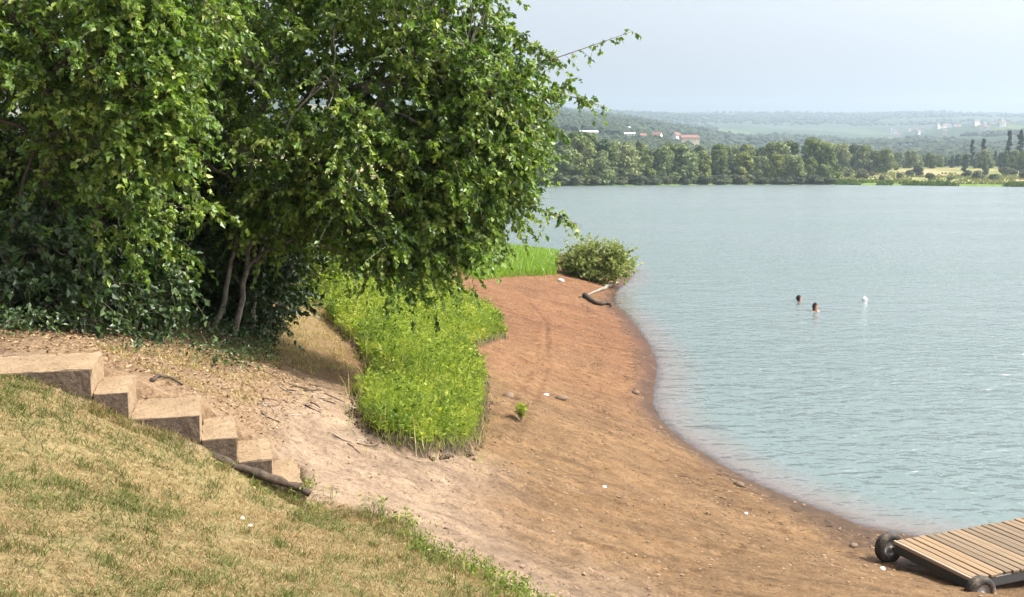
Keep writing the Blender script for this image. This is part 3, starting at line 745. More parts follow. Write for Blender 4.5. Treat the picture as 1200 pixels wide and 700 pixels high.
for k in range(1, 7):
    a = np.array(SCN[k - 1]); b = np.array(SCN[k]); z = b[2]
    Lr = (b - a) @ run - .006
    a2 = b - run * (Lr if k > 1 else Lr + 1.2)
    bm = bmesh.new()
    nn = max(3, int(np.linalg.norm((b - a2)[:2]) / .08)); wseg = 9
    W0 = 0.68 + .04 * math.sin(k * 2.1)
    vs = {}
    b_ = b.copy(); 
    for i in range(nn + 1):
        for j in range(wseg + 1):
            p = a2 + (b_ - a2) * (i / nn) + perp * (W0 * j / wseg); 
            for l, dz in ((0, 0.0), (1, -.10), (2, -.55)):
                edge = (i in (0, nn)) or (j in (0, wseg))
                q = p.copy(); q[2] = z + dz + (random.uniform(-.007, .004) if l == 0 else 0) - (random.uniform(.004, .014) if (edge and l == 0) else 0)
                if edge: q[:2] += np.random.default_rng(i * 31 + j * 7 + k * 101 + l).normal(0, .007, 2)
                vs[i, j, l] = bm.verts.new(q - np.array(SCN[-1]))
    for i in range(nn):
        for j in range(wseg): bm.faces.new((vs[i, j, 0], vs[i + 1, j, 0], vs[i + 1, j + 1, 0], vs[i, j + 1, 0]))
    for l in (0, 1):
        for i in range(nn):
            bm.faces.new((vs[i, 0, l], vs[i, 0, l + 1], vs[i + 1, 0, l + 1], vs[i + 1, 0, l])); bm.faces.new((vs[i, wseg, l], vs[i + 1, wseg, l], vs[i + 1, wseg, l + 1], vs[i, wseg, l + 1]))
        for j in range(wseg):
            bm.faces.new((vs[nn, j, l], vs[nn, j, l + 1], vs[nn, j + 1, l + 1], vs[nn, j + 1, l])); bm.faces.new((vs[0, j, l], vs[0, j + 1, l], vs[0, j + 1, l + 1], vs[0, j, l + 1]))
    ed = [e for e in bm.edges if len(e.link_faces) == 2 and e.calc_face_angle(0) > 1.0]
    bmesh.ops.bevel(bm, geom=ed, offset=.012, segments=2, affect='EDGES', profile=.6)
    for v in [v for v in bm.verts if not v.link_faces]: bm.verts.remove(v)
    bmobj('step', bm, M_CONC, st)
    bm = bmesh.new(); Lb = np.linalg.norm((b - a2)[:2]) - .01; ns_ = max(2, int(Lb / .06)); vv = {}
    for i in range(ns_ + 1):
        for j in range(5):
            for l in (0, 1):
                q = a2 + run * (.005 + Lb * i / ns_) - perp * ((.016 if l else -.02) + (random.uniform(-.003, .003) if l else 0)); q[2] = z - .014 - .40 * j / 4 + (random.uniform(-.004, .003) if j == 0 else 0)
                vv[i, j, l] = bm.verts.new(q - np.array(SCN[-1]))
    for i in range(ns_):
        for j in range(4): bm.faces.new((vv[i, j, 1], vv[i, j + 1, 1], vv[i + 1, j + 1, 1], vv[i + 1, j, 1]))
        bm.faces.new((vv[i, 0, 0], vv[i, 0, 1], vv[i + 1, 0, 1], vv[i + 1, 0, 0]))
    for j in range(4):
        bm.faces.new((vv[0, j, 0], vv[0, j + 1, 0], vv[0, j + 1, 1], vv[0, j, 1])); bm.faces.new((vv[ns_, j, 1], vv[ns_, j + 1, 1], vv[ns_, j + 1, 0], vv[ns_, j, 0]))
    o = bmobj('side_facing', bm, M_SIDE, st); o['label'] = 'dark brown side face of the step'  # thin dark brown sheet covering the near side of the step
# rotten timber along the foot of the lowest steps
g = Geo()
p0 = np.array(stair_pt(248, 533)); p1 = np.array(stair_pt(362, 574))
pts = np.linspace(0, 1, 14)[:, None] * (p1 - p0) + p0 - perp * .07
pts[:, 2] += .005 + rng.normal(0, .008, 14)
tube(g, pts, .035 + rng.normal(0, .006, 14), 8)
tag(mobj('rotten_log', g.mesh('rotten_log', [M_WOODDARK], True)), 'dark rotten timber lying along the foot of the lowest steps', 'log')

# ------------------------------------------------------------------ pontoon on wheels
def wood_mat(name, c0, c1, axis):
    m = MT(name); co = m.coord()
    sc = (60, 3, 40) if axis == 1 else (3, 60, 40)
    n1 = m.noise(1, 5, .6, m.n('ShaderNodeMapping', {'Vector': co, 'Scale': sc}).outputs[0])
    r = m.n('ShaderNodeObjectInfo').outputs['Random']
    c = m.ramp(n1, [(.3, c0), (.7, c1)])
    c = m.mix(.8, c, m.ramp(r, [(0, (.62, .64, .68)), (.5, (.95, .95, .95)), (1, (1.25, 1.15, 1.0))]), 'MULTIPLY')
    return m.done(m.princ(c, .75, m.bump(n1, .3, .004), .3))
M_PLANK = wood_mat('weathered_plank', (.145, .102, .063), (.245, .175, .108), 1)
M_STEEL = flat_mat('dark_steel', (.05, .05, .052), .5); 
def tyre_mat():
    m = MT('muddy_tyre'); nz = m.noise(9, 5, .7)
    return m.done(m.princ(m.ramp(nz, [(.38, (.022, .021, .02)), (.52, (.06, .05, .042)), (.68, (.20, .15, .11))]), .85, m.bump(nz, .4, .01)))
M_TYRE = tyre_mat(); M_RIM = flat_mat('grey_rim', (.30, .28, .26), .5)
M_EDGE = flat_mat('grey_edge_board', (.34, .27, .20), .8)
DK = .415
C1 = np.array(pixz(1046, 634, DK)); C2 = np.array(pixz(1150, 676, DK)); CF = np.array(pixz(1200, 606.5, DK))
ax = CF - C1; ax /= np.linalg.norm(ax); ay = np.array([-ax[1], ax[0], 0])
WD = abs((C1 - C2) @ ay); org = (C1 + C2) / 2; org = C1 - ay * WD / 2 + ax * .06
dk = empty('floating_pontoon', (org[0], org[1], 0), math.atan2(ax[1], ax[0]))
tag(dk, 'wooden pontoon deck on black wheels pulled onto the shore', 'pontoon')
def boxbm(bm, c, s, bev=0):
    r = bmesh.ops.create_cube(bm, size=1.0)
    for v in r['verts']: v.co = Vector((c[0] + v.co.x * s[0], c[1] + v.co.y * s[1], c[2] + v.co.z * s[2]))
    if bev:
        es = list({e for v in r['verts'] for e in v.link_edges}); bmesh.ops.bevel(bm, geom=es, offset=bev, segments=1, affect='EDGES')
pb = bmesh.new(); boxbm(pb, (0, 0, 0), (.102, WD, .032), .005)
pme = bpy.data.meshes.new('plank'); pb.to_mesh(pme); pb.free(); pme.materials.append(M_PLANK)
NP = 44; DL = NP * .118
for k in range(NP):
    o = mobj('plank', pme, dk, (.06 + k * .118, random.uniform(-.012, .012), DK - .016 + random.uniform(-.004, .004)))
    o.rotation_euler = (0, 0, random.uniform(-.004, .004))
bm = bmesh.new(); boxbm(bm, (-.022, 0, DK - .022), (.04, WD + .02, .045), .006); bmobj('end_board', bm, M_EDGE, dk)
bm = bmesh.new(); boxbm(bm, (-.012, 0, DK - .105), (.03, WD - .02, .115), .004); bmobj('end_shade_strip', bm, M_STEEL, dk)  # dark strip standing in for the shadow in the open deck end
for s in (-1, 1):
    bm = bmesh.new(); boxbm(bm, (DL / 2, s * (WD / 2 - .03), DK - .095), (DL - .01, .06, .12), .006); bmobj('side_beam', bm, M_STEEL, dk)
    bm = bmesh.new(); boxbm(bm, (DL / 2 + .9, s * (WD / 2 - .22), DK - .34), (DL - 1.9, .34, .34), .05); bmobj('float', bm, M_STEEL, dk)
for k in range(5):
    bm = bmesh.new(); boxbm(bm, (.4 + k * 1.1, 0, DK - .10), (.06, WD - .13, .10), .004); bmobj('cross_beam', bm, M_STEEL, dk)
def lathe(bm, prof, seg=28, axis='Y', c=(0, 0, 0)):
    rings = []
    for r_, t in prof:
        rings.append([bm.verts.new((c[0] + r_ * math.cos(2 * math.pi * k / seg), c[1] + t, c[2] + r_ * math.sin(2 * math.pi * k / seg))) for k in range(seg)])
    for A, B in zip(rings[:-1], rings[1:]):
        for k in range(seg): bm.faces.new((A[k], A[(k + 1) % seg], B[(k + 1) % seg], B[k]))
    return rings
WR = .20
TREAD = [(.115, -.05), (.125, -.062), (.16, -.066), (.182, -.058), (.192, -.046), (.192, -.040), (.184, -.036), (.184, -.026), (.197, -.022), (.198, -.006), (.188, -.003), (.188, .003), (.198, .006), (.197, .022), (.184, .026), (.184, .036), (.192, .040), (.192, .046), (.182, .058), (.16, .066), (.125, .062), (.115, .05), (.115, -.05)]
for s in (-1, 1):
    wy0 = s * (WD / 2 + .10); wx0 = -.015
    zc = DK - .13
    w = empty('wheel', (wx0, wy0, zc)); w.parent = dk
    bm = bmesh.new(); lathe(bm, TREAD)
    bmobj('tyre', bm, M_TYRE, w, True)
    bm = bmesh.new(); lathe(bm, [(.004, -.045), (.03, -.045), (.035, -.03), (.09, -.022), (.116, -.045), (.116, .045), (.09, .022), (.035, .03), (.03, .045), (.004, .045)])
    bmobj('rim', bm, M_RIM, w, True)
    bm = bmesh.new(); boxbm(bm, (.02, s * (WD / 2 - .0), DK - .13), (.05, .16, .05), .004); bmobj('axle', bm, M_STEEL, dk)
    # bracket hoop over the wheel
# ------------------------------------------------------------------ near trees
def ell_sample(n, c, r, bias=.45):
    d = unit(rng.normal(0, 1, (n, 3))); f = rng.uniform(0, 1, (n, 1)) ** bias
    return np.array(c) + d * f * np.array(r)
def grow(name, label, cat, base, stems, lobes, leafmat, barkmat, nstr, nleaf, LL, strand=(.30, .65), droop=.55, extra=(), trunk_r=.06, cull=None, dens=1.0):
    """stems: list of polylines (world); lobes: (n, centre, radii); extra: explicit leafy branches (polylines)"""
    base = np.array(base, float)
    e = empty(name, tuple(base))
    tag(e, label, cat)
    allst = []
    for s_, r0 in stems:
        s_ = np.array(s_, float)
        tt = np.linspace(0, 1, 18); k = np.linspace(0, 1, len(s_))
        # smooth interpolation
        P = np.stack([np.interp(tt, k, s_[:, j]) for j in range(3)], -1)
        for _ in range(3): P[1:-1] = (P[:-2] + 2 * P[1:-1] + P[2:]) / 4
        P[1:-1, :2] += rng.normal(0, .012, (16, 2))
        g = Geo(); tube(g, P - base, r0 * np.linspace(1.15, .25, 18), 9)
        mobj('trunk', g.mesh('trunk', [barkmat], True), e)
        allst.append(P)
    S = np.concatenate(allst)
    C = np.concatenate([ell_sample(int(n_ * dens), c, r) for n_, c, r in lobes])
    if cull is not None: C = C[~cull(C)]
    # limbs: pick hubs, link each clump to its nearest hub, each hub to a stem
    gb = Geo()
    nh = max(4, len(C) // 9)
    hubs = C[rng.choice(len(C), nh, replace=False)].copy()
    cen = S.mean(0)
    for i in range(nh):
        near = S[np.argmin(((S - hubs[i]) ** 2).sum(1) + 2.0 * np.maximum(0, S[:, 2] - hubs[i][2] + .3) ** 2)]
        hubs[i] = near + (hubs[i] - near) * .75
        tube(gb, curve_pts(near, hubs[i], .18 * np.linalg.norm(hubs[i] - near), 7, .03) - base, np.linspace(.032, .011, 7), 5)
    gl = Geo()
    sp, sd, sl = [], [], []
    for c in C:
        hb = hubs[np.argmin(((hubs - c) ** 2).sum(1))]
        if np.linalg.norm(hb - c) > .05:
            tube(gb, curve_pts(hb, c, .10 * np.linalg.norm(hb - c), 5, .02) - base, np.linspace(.011, .005, 5), 4)
        out = unit((c - cen) * [1, 1, .5])
        for k in range(nstr):
            d = unit(out * .5 + rng.normal(0, .75, 3) + [0, 0, .1])
            L = rng.uniform(*strand); m_ = 6
            t = np.linspace(0, 1, m_)[:, None]
            P = c + rng.normal(0, .12, 3) + d * L * t + np.array([0, 0, -droop * L]) * t ** 2
            sp.append(P)
    for pl, L in extra:
        pl = np.array(pl, float); tt = np.linspace(0, 1, 24); k = np.linspace(0, 1, len(pl))
        P = np.stack([np.interp(tt, k, pl[:, j]) for j in range(3)], -1)
        for _ in range(3): P[1:-1] = (P[:-2] + 2 * P[1:-1] + P[2:]) / 4
        tube(gb, P - base, np.linspace(.014, .003, 24), 4)
        for j in range(4, 24):
            for q in range(L):
                d = unit(P[min(j + 1, 23)] - P[j - 1] + rng.normal(0, .7, 3) * .35)
                l_ = rng.uniform(.10, .26); t = np.linspace(0, 1, 6)[:, None]
                sp.append(P[j] + d * l_ * t + np.array([0, 0, -.5 * l_]) * t ** 2)
    n_extra = len(sp) - len(C) * nstr
    sp = np.array(sp)                                     # (n,6,3)
    # twigs as thin 3-sided prisms, leaves along
    n_ = len(sp)
    A0, A1, A2 = sp[:, 0] - base, sp[:, 3] - base, sp[:, 5] - base
    wv = unit(np.cross(A2 - A0, [0.3, .2, 1])) * .0028; wz = unit(np.cross(wv, A2 - A0)) * .0028
    V = np.stack([A0 - wv, A0 + wv, A0 + wz * 1.6, A1 - wv, A1 + wv, A1 + wz * 1.6, A2], 1).reshape(-1, 3)
    i = np.arange(n_)[:, None] * 7
    gb.add(V, np.concatenate([i + [[0, 1, 4, 3]], i + [[1, 2, 5, 4]], i + [[2, 0, 3, 5]]]), np.concatenate([i + [[3, 4, 6]], i + [[4, 5, 6]], i + [[5, 3, 6]]]))
    tw = rng.uniform(.08, 1, (n_, nleaf)); f = tw * 5; k = np.clip(f.astype(int), 0, 4); f = (f - k)[..., None]
    ii = np.arange(n_)[:, None]
    LP = sp[ii, k] * (1 - f) + sp[ii, k + 1] * f
    LD = unit(sp[ii, k + 1] - sp[ii, k]) * .5 + rng.normal(0, .6, LP.shape) + [0, 0, -.45]
    LP = LP.reshape(-1, 3); LD = LD.reshape(-1, 3)
    keep = np.ones((n_, nleaf), bool)
    if n_extra: keep[-n_extra:, 7:] = False
    keep = keep.ravel(); LP, LD = LP[keep], LD[keep]
    sz = rng.uniform(.5, 1.35, len(LP)) * LL
    clump = np.repeat(rng.normal(0, .22, n_), nleaf)[keep]
    leaves(gl, LP - base, LD, sz, sz * rng.uniform(.6, .8, len(LP)), .16, np.clip(rng.normal(.42, .2, len(LP)) + clump, 0, 1))
    tag(mobj('branches', gb.mesh('branches', [barkmat]), e), kind='stuff')
    tag(mobj('crown', gl.mesh('crown', [leafmat]), e), kind='stuff')
    return e

tb = hit(262, 394); tbz = float(h(*tb)); TD = tb[1]
def tp(px, py, dd=0.0): return np.array(pixd(px, py, TD + dd))
base = (tb[0], tb[1], tbz)
stemsA = [([tp(240, 402, -.1), tp(258, 372), tp(268, 330), tp(276, 285, .1), tp(300, 180, .3), tp(330, 20, .5), tp(350, -200, .6)], .040),
          ([tp(272, 404, .05), tp(280, 372, .1), tp(288, 320, .1), tp(297, 270, .2), tp(340, 150, .2), tp(420, -20, .1), tp(460, -180, .3)], .042),
          ([tp(296, 385, .5), tp(298, 330, .5), tp(305, 280, .5), tp(370, 160, -.2), tp(470, 60, -.3), tp(540, -40, -.2)], .036)]
extraA = [([tp(540, 60), tp(600, 85), tp(640, 72), tp(690, 55), tp(738, 38)], 1), ([tp(560, 90, -.3), tp(620, 100, -.3), tp(665, 112, -.3), tp(705, 124, -.3)], 2),
          ([tp(560, 215, -.4), tp(610, 235, -.4), tp(650, 252, -.4), tp(682, 264, -.4)], 1), ([tp(560, 30), tp(600, 35), tp(625, 55), tp(650, 70)], 3), ([tp(570, 120, .2), tp(610, 128, .2), tp(640, 118, .2), tp(668, 92, .2)], 3)]
def lobe(n_, px, py, dd, rx, ry, rz): return (n_, tp(px, py, dd), (rx, ry, rz))
gap = tp(416, 72, 0); 
def cullA(C):
    # the ray of sight gap in the crown that shows the sky
    u = C[:, 0] / C[:, 1]; v = (C[:, 2] - EYE) / C[:, 1]
    gu, gv = gap[0] / gap[1], (gap[2] - EYE) / gap[1]
    return ((u - gu) ** 2 + (v - gv) ** 2) < .028 ** 2
lobesA = [lobe(90, 470, 60, .2, 1.45, 1.5, 1.5), lobe(70, 560, 130, -.2, .75, .9, 1.0), lobe(60, 508, 205, -.4, .95, .9, .8), lobe(45, 400, 165, -.6, 1.1, .9, 1.0), lobe(56, 475, 272, -.5, .85, .7, .35),
          lobe(60, 300, 70, .2, 1.2, 1.3, 1.4), lobe(36, 345, 240, .3, .9, .9, .42), lobe(70, 430, -130, .3, 2.1, 1.9, 1.6), lobe(40, 200, 170, .6, 1.0, 1.0, 1.1), lobe(40, 330, -330, .4, 1.9, 1.7, 1.4), lobe(36, 566, 200, -.3, .5, .6, .75)]
treeA = grow('birch_tree', 'leafy green birch with several thin grey stems, its crown reaching over the beach', 'tree', base, stemsA, lobesA, M_LEAF_A, M_BARK, 7, 34, .072, extra=extraA, dens=1.3)
# tree at the left edge
bL = (-5.0, 10.6); bLz = float(h(*bL))
def lp(px, py, dd=0.0): return np.array(pixd(px, py, 10.6 + dd))
stemsB = [([np.array([-5.05, 10.6, bLz - .1]), lp(62, 250), lp(52, 120), lp(60, 0), lp(90, -250)], .10), ([np.array([-5.3, 10.3, bLz - .1]), lp(12, 300, -.4), lp(24, 230, -.4), lp(60, 100, -.3), lp(120, -60, -.3)], .026)]
lobesB = [lobe(1, 60, 0, -1, .1, .1, .1), (60, lp(60, 60), (1.3, 1.1, 1.1)), (40, lp(165, 90, -.9), (.42, .5, 1.0)), (55, lp(110, 240, .2), (1.1, .8, .9)), (60, lp(40, -160), (1.8, 1.6, 1.5)), (36, lp(180, 10, -.4), (.8, .7, .7)), (40, lp(-120, 80), (1.2, 1.2, 2.2)), (30, lp(20, 330, .3), (.8, .6, .6))]
treeB = grow('alder_tree', 'dark trunked leafy tree at the left edge behind the top step', 'tree', (-5.05, 10.6, bLz), stemsB, lobesB, M_LEAF_A, M_BARKD, 7, 30, .070, dens=1.3)
# trees behind, closing the thicket
def bush(name, label, cat, x, y, lobes, mat, nstr, nleaf, LL, hgt, bark=M_BARKD, r=.025, ns=4, strand=(.25, .55), droop=.5):
    z = float(h(x, y))
    st = []
    for k in range(ns):
        a = rng.uniform(0, 6.28); q = rng.uniform(.1, .45) * hgt
        st.append(([(x + math.cos(a) * .08, y + math.sin(a) * .08, z - .1), (x + math.cos(a) * q * .5, y + math.sin(a) * q * .5, z + hgt * .45), (x + math.cos(a) * q, y + math.sin(a) * q, z + hgt * .85)], r * rng.uniform(.7, 1.1)))
    lb = [(n_, np.array([x + dx, y + dy, z + dz]), rr) for n_, dx, dy, dz, rr in lobes]
    return grow(name, label, cat, (x, y, z), st, lb, mat, bark, nstr, nleaf, LL, strand, droop)
bush('thicket_tree', 'dark tree filling the shade behind the birch stems', 'tree', -5.2, 15.5, [(90, 0, 0, 3.4, (2.4, 1.2, 2.2)), (50, -1, 0, 1.6, (2.2, 1.0, 1.2)), (50, 1.0, .3, 5.4, (2.2, 1.3, 1.8)), (26, .6, 0, 1.7, (.9, .8, 1.0))], M_LEAF_SHADE, 7, 16, .11, 5.5, r=.08)
bush('thicket_tree', 'dark leafy tree standing behind the left edge tree', 'tree', -8.6, 14.5, [(90, 0, 0, 3.2, (2.0, 1.2, 2.4)), (50, 0, 0, 6.0, (2.2, 1.4, 1.8)), (40, .5, -.3, 1.2, (1.8, 1.0, 1.0))], M_LEAF_SHADE, 7, 16, .11, 6, r=.08)
bush('thicket_shrub', 'dark glossy shrub left of the birch stems, above the second step', 'shrub', -4.75, 10.7, [(60, 0, 0, .7, (.75, .6, .7)), (24, .4, .0, .25, (.5, .4, .25))], M_LEAF_SHADE, 7, 14, .085, 1.4)
bush('thicket_shrub', 'dark glossy shrub at the left edge behind the top step', 'shrub', -5.3, 9.9, [(50, 0, 0, .55, (.8, .45, .6)), (25, .5, -.1, .3, (.5, .35, .3))], M_LEAF_SHADE, 7, 14, .085, 1.1)
bush('thicket_shrub', 'shaded shrub right behind the birch stems', 'shrub', -3.85, 13.6, [(50, 0, 0, .9, (.6, .5, .8)), (20, -.3, .2, .5, (.5, .5, .4))], M_LEAF_SHADE, 7, 14, .09, 1.5)
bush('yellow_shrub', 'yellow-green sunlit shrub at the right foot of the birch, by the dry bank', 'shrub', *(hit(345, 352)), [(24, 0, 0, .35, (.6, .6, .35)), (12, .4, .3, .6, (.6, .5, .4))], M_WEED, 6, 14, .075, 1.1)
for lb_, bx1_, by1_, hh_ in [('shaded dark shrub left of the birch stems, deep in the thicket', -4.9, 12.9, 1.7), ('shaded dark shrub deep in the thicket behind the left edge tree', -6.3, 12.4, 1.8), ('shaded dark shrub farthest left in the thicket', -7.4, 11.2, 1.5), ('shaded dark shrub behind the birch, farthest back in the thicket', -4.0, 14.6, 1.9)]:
    bush('thicket_shrub', lb_, 'shrub', bx1_, by1_, [(55, 0, 0, .9, (.9, .6, .9)), (30, .2, .1, 1.7, (.9, .6, .6))], M_LEAF_SHADE, 7, 14, .10, hh_)
for lb_, bx1_, by1_, hh_, mt_ in [('green shrub on the bank behind the birch crown, nearest to the beach', -3.2, 25.0, 1.5, M_WILLOW), ('green shrub on the bank behind the birch crown, middle one', -5.6, 24.0, 1.9, M_LEAF_A), ('green shrub on the bank behind the birch crown, farthest one', -4.2, 33.0, 2.0, M_LEAF_A), ('green shrub deep behind the thicket trees', -8.4, 21.0, 2.2, M_LEAF_A)]:
    bush('bank_shrub', lb_, 'shrub', bx1_, by1_, [(70, 0, 0, .9, (1.4, .9, .9)), (40, .2, .1, 1.6, (1.1, .8, .6))], mt_, 7, 12, .12, hh_)
# shrub on the point
bsx, bsy = pixz(697, 328, .35)[:2]
bush('willow_shrub', 'rounded green willow shrub on the shore point at the water edge', 'shrub', bsx, bsy, [(110, 0, 0, .80, (1.45, 1.1, .85)), (30, -.8, 0, .8, (.7, .7, .7)), (36, .8, -.1, .75, (.75, .8, .7))], M_WILLOW, 6, 12, .12, 1.7, M_TWIG, .03, 12, (.3, .6), -.2)
# dead twigs at the shrub's foot
# ------------------------------------------------------------------ ground vegetation (stuff)
def blades(g, x, y, hgt, wid, lean=.5, a=None):
    n_ = len(x); z = h(x, y)
    th = rng.uniform(0, 6.28, n_); ln = rng.uniform(.1, 1, n_) * lean * hgt
    d = np.stack([np.cos(th), np.sin(th), 0 * th], -1); ph = rng.uniform(0, 6.28, n_)
    s = np.stack([np.cos(ph), np.sin(ph), 0 * ph], -1) * (np.broadcast_to(wid, (n_,)) * .5)[:, None]
    b = np.stack([x, y, z - .005], -1); up = np.array([0, 0, 1.0])
    mid = b + d * (ln * .3)[:, None] + up * (hgt * .55)[:, None]; tip = b + d * ln[:, None] + up * (hgt * .95)[:, None]
    V = np.stack([b - s, b + s, mid + s * .75, mid - s * .75, tip], 1).reshape(-1, 3)
    i = np.arange(n_)[:, None] * 5
    g.add(V, i + [[0, 1, 2, 3]], i + [[3, 2, 4]], np.repeat(rng.random(n_) if a is None else a, 5))
def scatter(poly, n_, x0, x1, y0, y1, edge=0.0):
    x = rng.uniform(x0, x1, n_); y = rng.uniform(y0, y1, n_)
    k = sdist(poly, x, y) + .5 * fbm(x * 2.2, y * 2.2, 5) > edge
    return x[k], y[k]
step_poly = [tuple((np.array(c) - perp * .01)[:2]) for c in SCN] + [tuple((np.array(c) + perp * .86)[:2]) for c in SCN[::-1]]
# lawn
x, y = scatter(LAWN, 330000, -6.2, 2.0, 2.2, 7.9, -.02)
k = ~inside(step_poly, x, y); x, y = x[k], y[k]
x2, y2 = scatter(LAWN, 60000, -12, 5, -3, 9); k = ~inside(step_poly, x2, y2) & ((x2 < -6.2) | (y2 < 2.2) | (x2 > 2)); x = np.r_[x, x2[k]]; y = np.r_[y, y2[k]]
gn = .7 * fbm(x * 1.3, y * 1.3, 51) + 1.2 * fbm(x * 7, y * 7, 52)
edge_d = sdist(LAWN, x, y)
green = np.clip(.5 + 2.2 * gn + .30 * sstep(.9, .0, edge_d) * sstep(-2.2, -.8, x), 0, 1)
k = rng.random(len(x)) < np.clip(.75 + 1.6 * fbm(x * 2.3, y * 2.3, 53) + 1.6 * fbm(x * 8, y * 8, 54), .12, 1); x, y, green, edge_d = x[k], y[k], green[k], edge_d[k]
isg = rng.random(len(x)) < green ** 1.7 * .65
hg = rng.uniform(.012, .034, len(x)) * (1 + 1.0 * isg * green) * (1 + .9 * sstep(.35, .0, edge_d) * sstep(-2.2, -1.2, x))
def lawn_mat():
    return leaf_mat('lawn_blade', [(0, (.05, .08, .016)), (.28, (.10, .13, .032)), (.45, (.175, .17, .058)), (.5, (.125, .085, .038)), (.75, (.25, .168, .08)), (1, (.42, .30, .16))], .3, .6, .2, 1.2)
M_LAWN = lawn_mat()
g = Geo(); av = np.where(isg, rng.uniform(0, .45, len(x)), rng.uniform(.45, 1, len(x)))
blades(g, x, y, hg, rng.uniform(.003, .007, len(x)), 2.6, av)
sc_ = np.array(SCN); tt_ = rng.uniform(0, 6, 5200); ii_ = tt_.astype(int); ff_ = (tt_ - ii_)[:, None]
q_ = sc_[ii_] * (1 - ff_) + sc_[ii_ + 1] * ff_ - perp * rng.uniform(.02, .22, (5200, 1))
k = fbm(q_[:, 0] * 5, q_[:, 1] * 5, 57) > -.12; q_ = q_[k]
blades(g, q_[:, 0], q_[:, 1], rng.uniform(.02, .07, len(q_)), .005, 1.4, rng.uniform(.1, 1, len(q_)))
# taller tufts
tx, ty = scatter(LAWN, 260, -6, 1.4, 2.5, 7.4, .1)
tx = np.repeat(tx, 40) + rng.normal(0, .035, len(tx) * 40); ty = np.repeat(ty, 40) + rng.normal(0, .035, len(ty) * 40)
k = ~inside(step_poly, tx, ty); tx, ty = tx[k], ty[k]
blades(g, tx, ty, rng.uniform(.03, .085, len(tx)), .005, 1.3, rng.uniform(0, .6, len(tx)))
tag(mobj('lawn_grass', g.mesh('lawn_grass', [M_LAWN])), 'short dry lawn grass with green patches below the steps', 'grass', kind='stuff')
# green weeds along the lawn's edge
g = Geo()
ex, ey = scatter(LAWN, 9000, -2.3, 1.2, 4.5, 7.6, -.12); k = sdist(LAWN, ex, ey) < .42; ex, ey = ex[k], ey[k]
k = (fbm(ex * 2.6, ey * 2.6, 61) > .0) & (rng.random(len(ex)) < .6 * sstep(.42, .0, sdist(LAWN, ex, ey)) + .1); ex, ey = ex[k], ey[k]
blades(g, ex, ey, rng.uniform(.06, .15, len(ex)), rng.uniform(.004, .009, len(ex)), .8)
P = np.stack([ex, ey, h(ex, ey)], -1); P = np.repeat(P, 4, 0) + rng.normal(0, .03, (len(ex) * 4, 3)) * [1, 1, 0] + np.c_[np.zeros((len(ex) * 4, 2)), rng.uniform(.02, .12, len(ex) * 4)]
leaves(g, P, rng.normal(0, 1, P.shape) + [0, 0, .4], rng.uniform(.02, .045, len(P)), rng.uniform(.01, .022, len(P)))
M_VERGE = leaf_mat('verge_leaf', [(0, (.06, .10, .016)), (.5, (.13, .19, .03)), (.8, (.20, .23, .05)), (1, (.34, .28, .12))], .3, .6, .25)
tag(mobj('verge_weeds', g.mesh('verge_weeds', [M_VERGE])), 'green weeds along the lower edge of the lawn', 'weeds', kind='stuff')
# bright weeds on the mound
g = Geo()
mp_ = np.array(MOUND); bx0, by0 = mp_.min(0) - .2; bx1, by1 = mp_.max(0) + .2
def mscatter(n_, edge):
    x = rng.uniform(bx0, bx1, n_); y = by0 + (by1 - by0) * rng.uniform(0, 1, n_) ** 1.35
    d = sdist(MOUND, x, y) + .30 * fbm(x * 1.8, y * 1.8, 31); k = d > edge
    return x[k], y[k], d[k]
x, y, d = mscatter(16000, .03)
H_ = rng.uniform(.10, .34, len(x)) * np.clip(.55 + d * .8, .5, 1.1) * (1 + 1.2 * fbm(x * 1.2, y * 1.2, 71) + 1.6 * fbm(x * 3.2, y * 3.2, 72)) * (1 + .6 * sstep(13, 17, y) * sstep(-1.0, -2.2, x))
nl = 12
t = rng.uniform(.15, 1, (len(x), nl)); th = rng.uniform(0, 6.28, (len(x), nl))
ln = rng.normal(0, .16, (len(x), 2))
z = h(x, y)
P = np.stack([x[:, None] + ln[:, :1] * t * H_[:, None] * 2, y[:, None] + ln[:, 1:] * t * H_[:, None] * 2, z[:, None] + t * H_[:, None]], -1).reshape(-1, 3)
D = np.stack([np.cos(th), np.sin(th), rng.uniform(-.2, 1.0, th.shape)], -1).reshape(-1, 3)
sz = rng.uniform(.035, .085, len(P)) * np.repeat(np.interp(y, [10, 25], [.85, 1.5]), nl)
cv = np.repeat(np.clip(.5 + 2.0 * fbm(x * 1.7, y * 1.7, 81) + rng.normal(0, .15, len(x)), 0, 1), nl)
leaves(g, P, D, sz * rng.uniform(.5, 1.5, len(sz)), sz * rng.uniform(.16, .42, len(sz)), .15, np.clip(cv + rng.normal(0, .2, len(P)), 0, 1), .3)
x, y, d = mscatter(60000, -.02)
blades(g, x, y, rng.uniform(.14, .36, len(x)) * np.clip(.3 + d * 1.5, .25, 1.1) * rng.uniform(.6, 1.5, len(x)), np.interp(y, [10, 25], [.006, .014]), .9, np.clip(rng.normal(.5, .25, len(x)), 0, 1))
x = rng.uniform(bx0 - .4, bx1 + .4, 40000); y = rng.uniform(by0 - .4, by0 + 9, 40000); d = sdist(MOUND, x, y) + .30 * fbm(x * 1.8, y * 1.8, 31)
k = (d > -.5) & (d < .08) & (rng.random(len(x)) < .22 * np.exp(d * 5)) & (fbm(x * 3.5, y * 3.5, 33) > .0); x, y = x[k], y[k]
blades(g, x, y, rng.uniform(.03, .17, len(x)), .006, 1.3, np.clip(rng.normal(.6, .3, len(x)), 0, 1))
x, y, d = mscatter(900, .12)
nq = 16; Hq = rng.uniform(.2, .5, len(x)) * (1 + fbm(x * 2, y * 2, 73)); tq = rng.uniform(.2, 1, (len(x), nq))
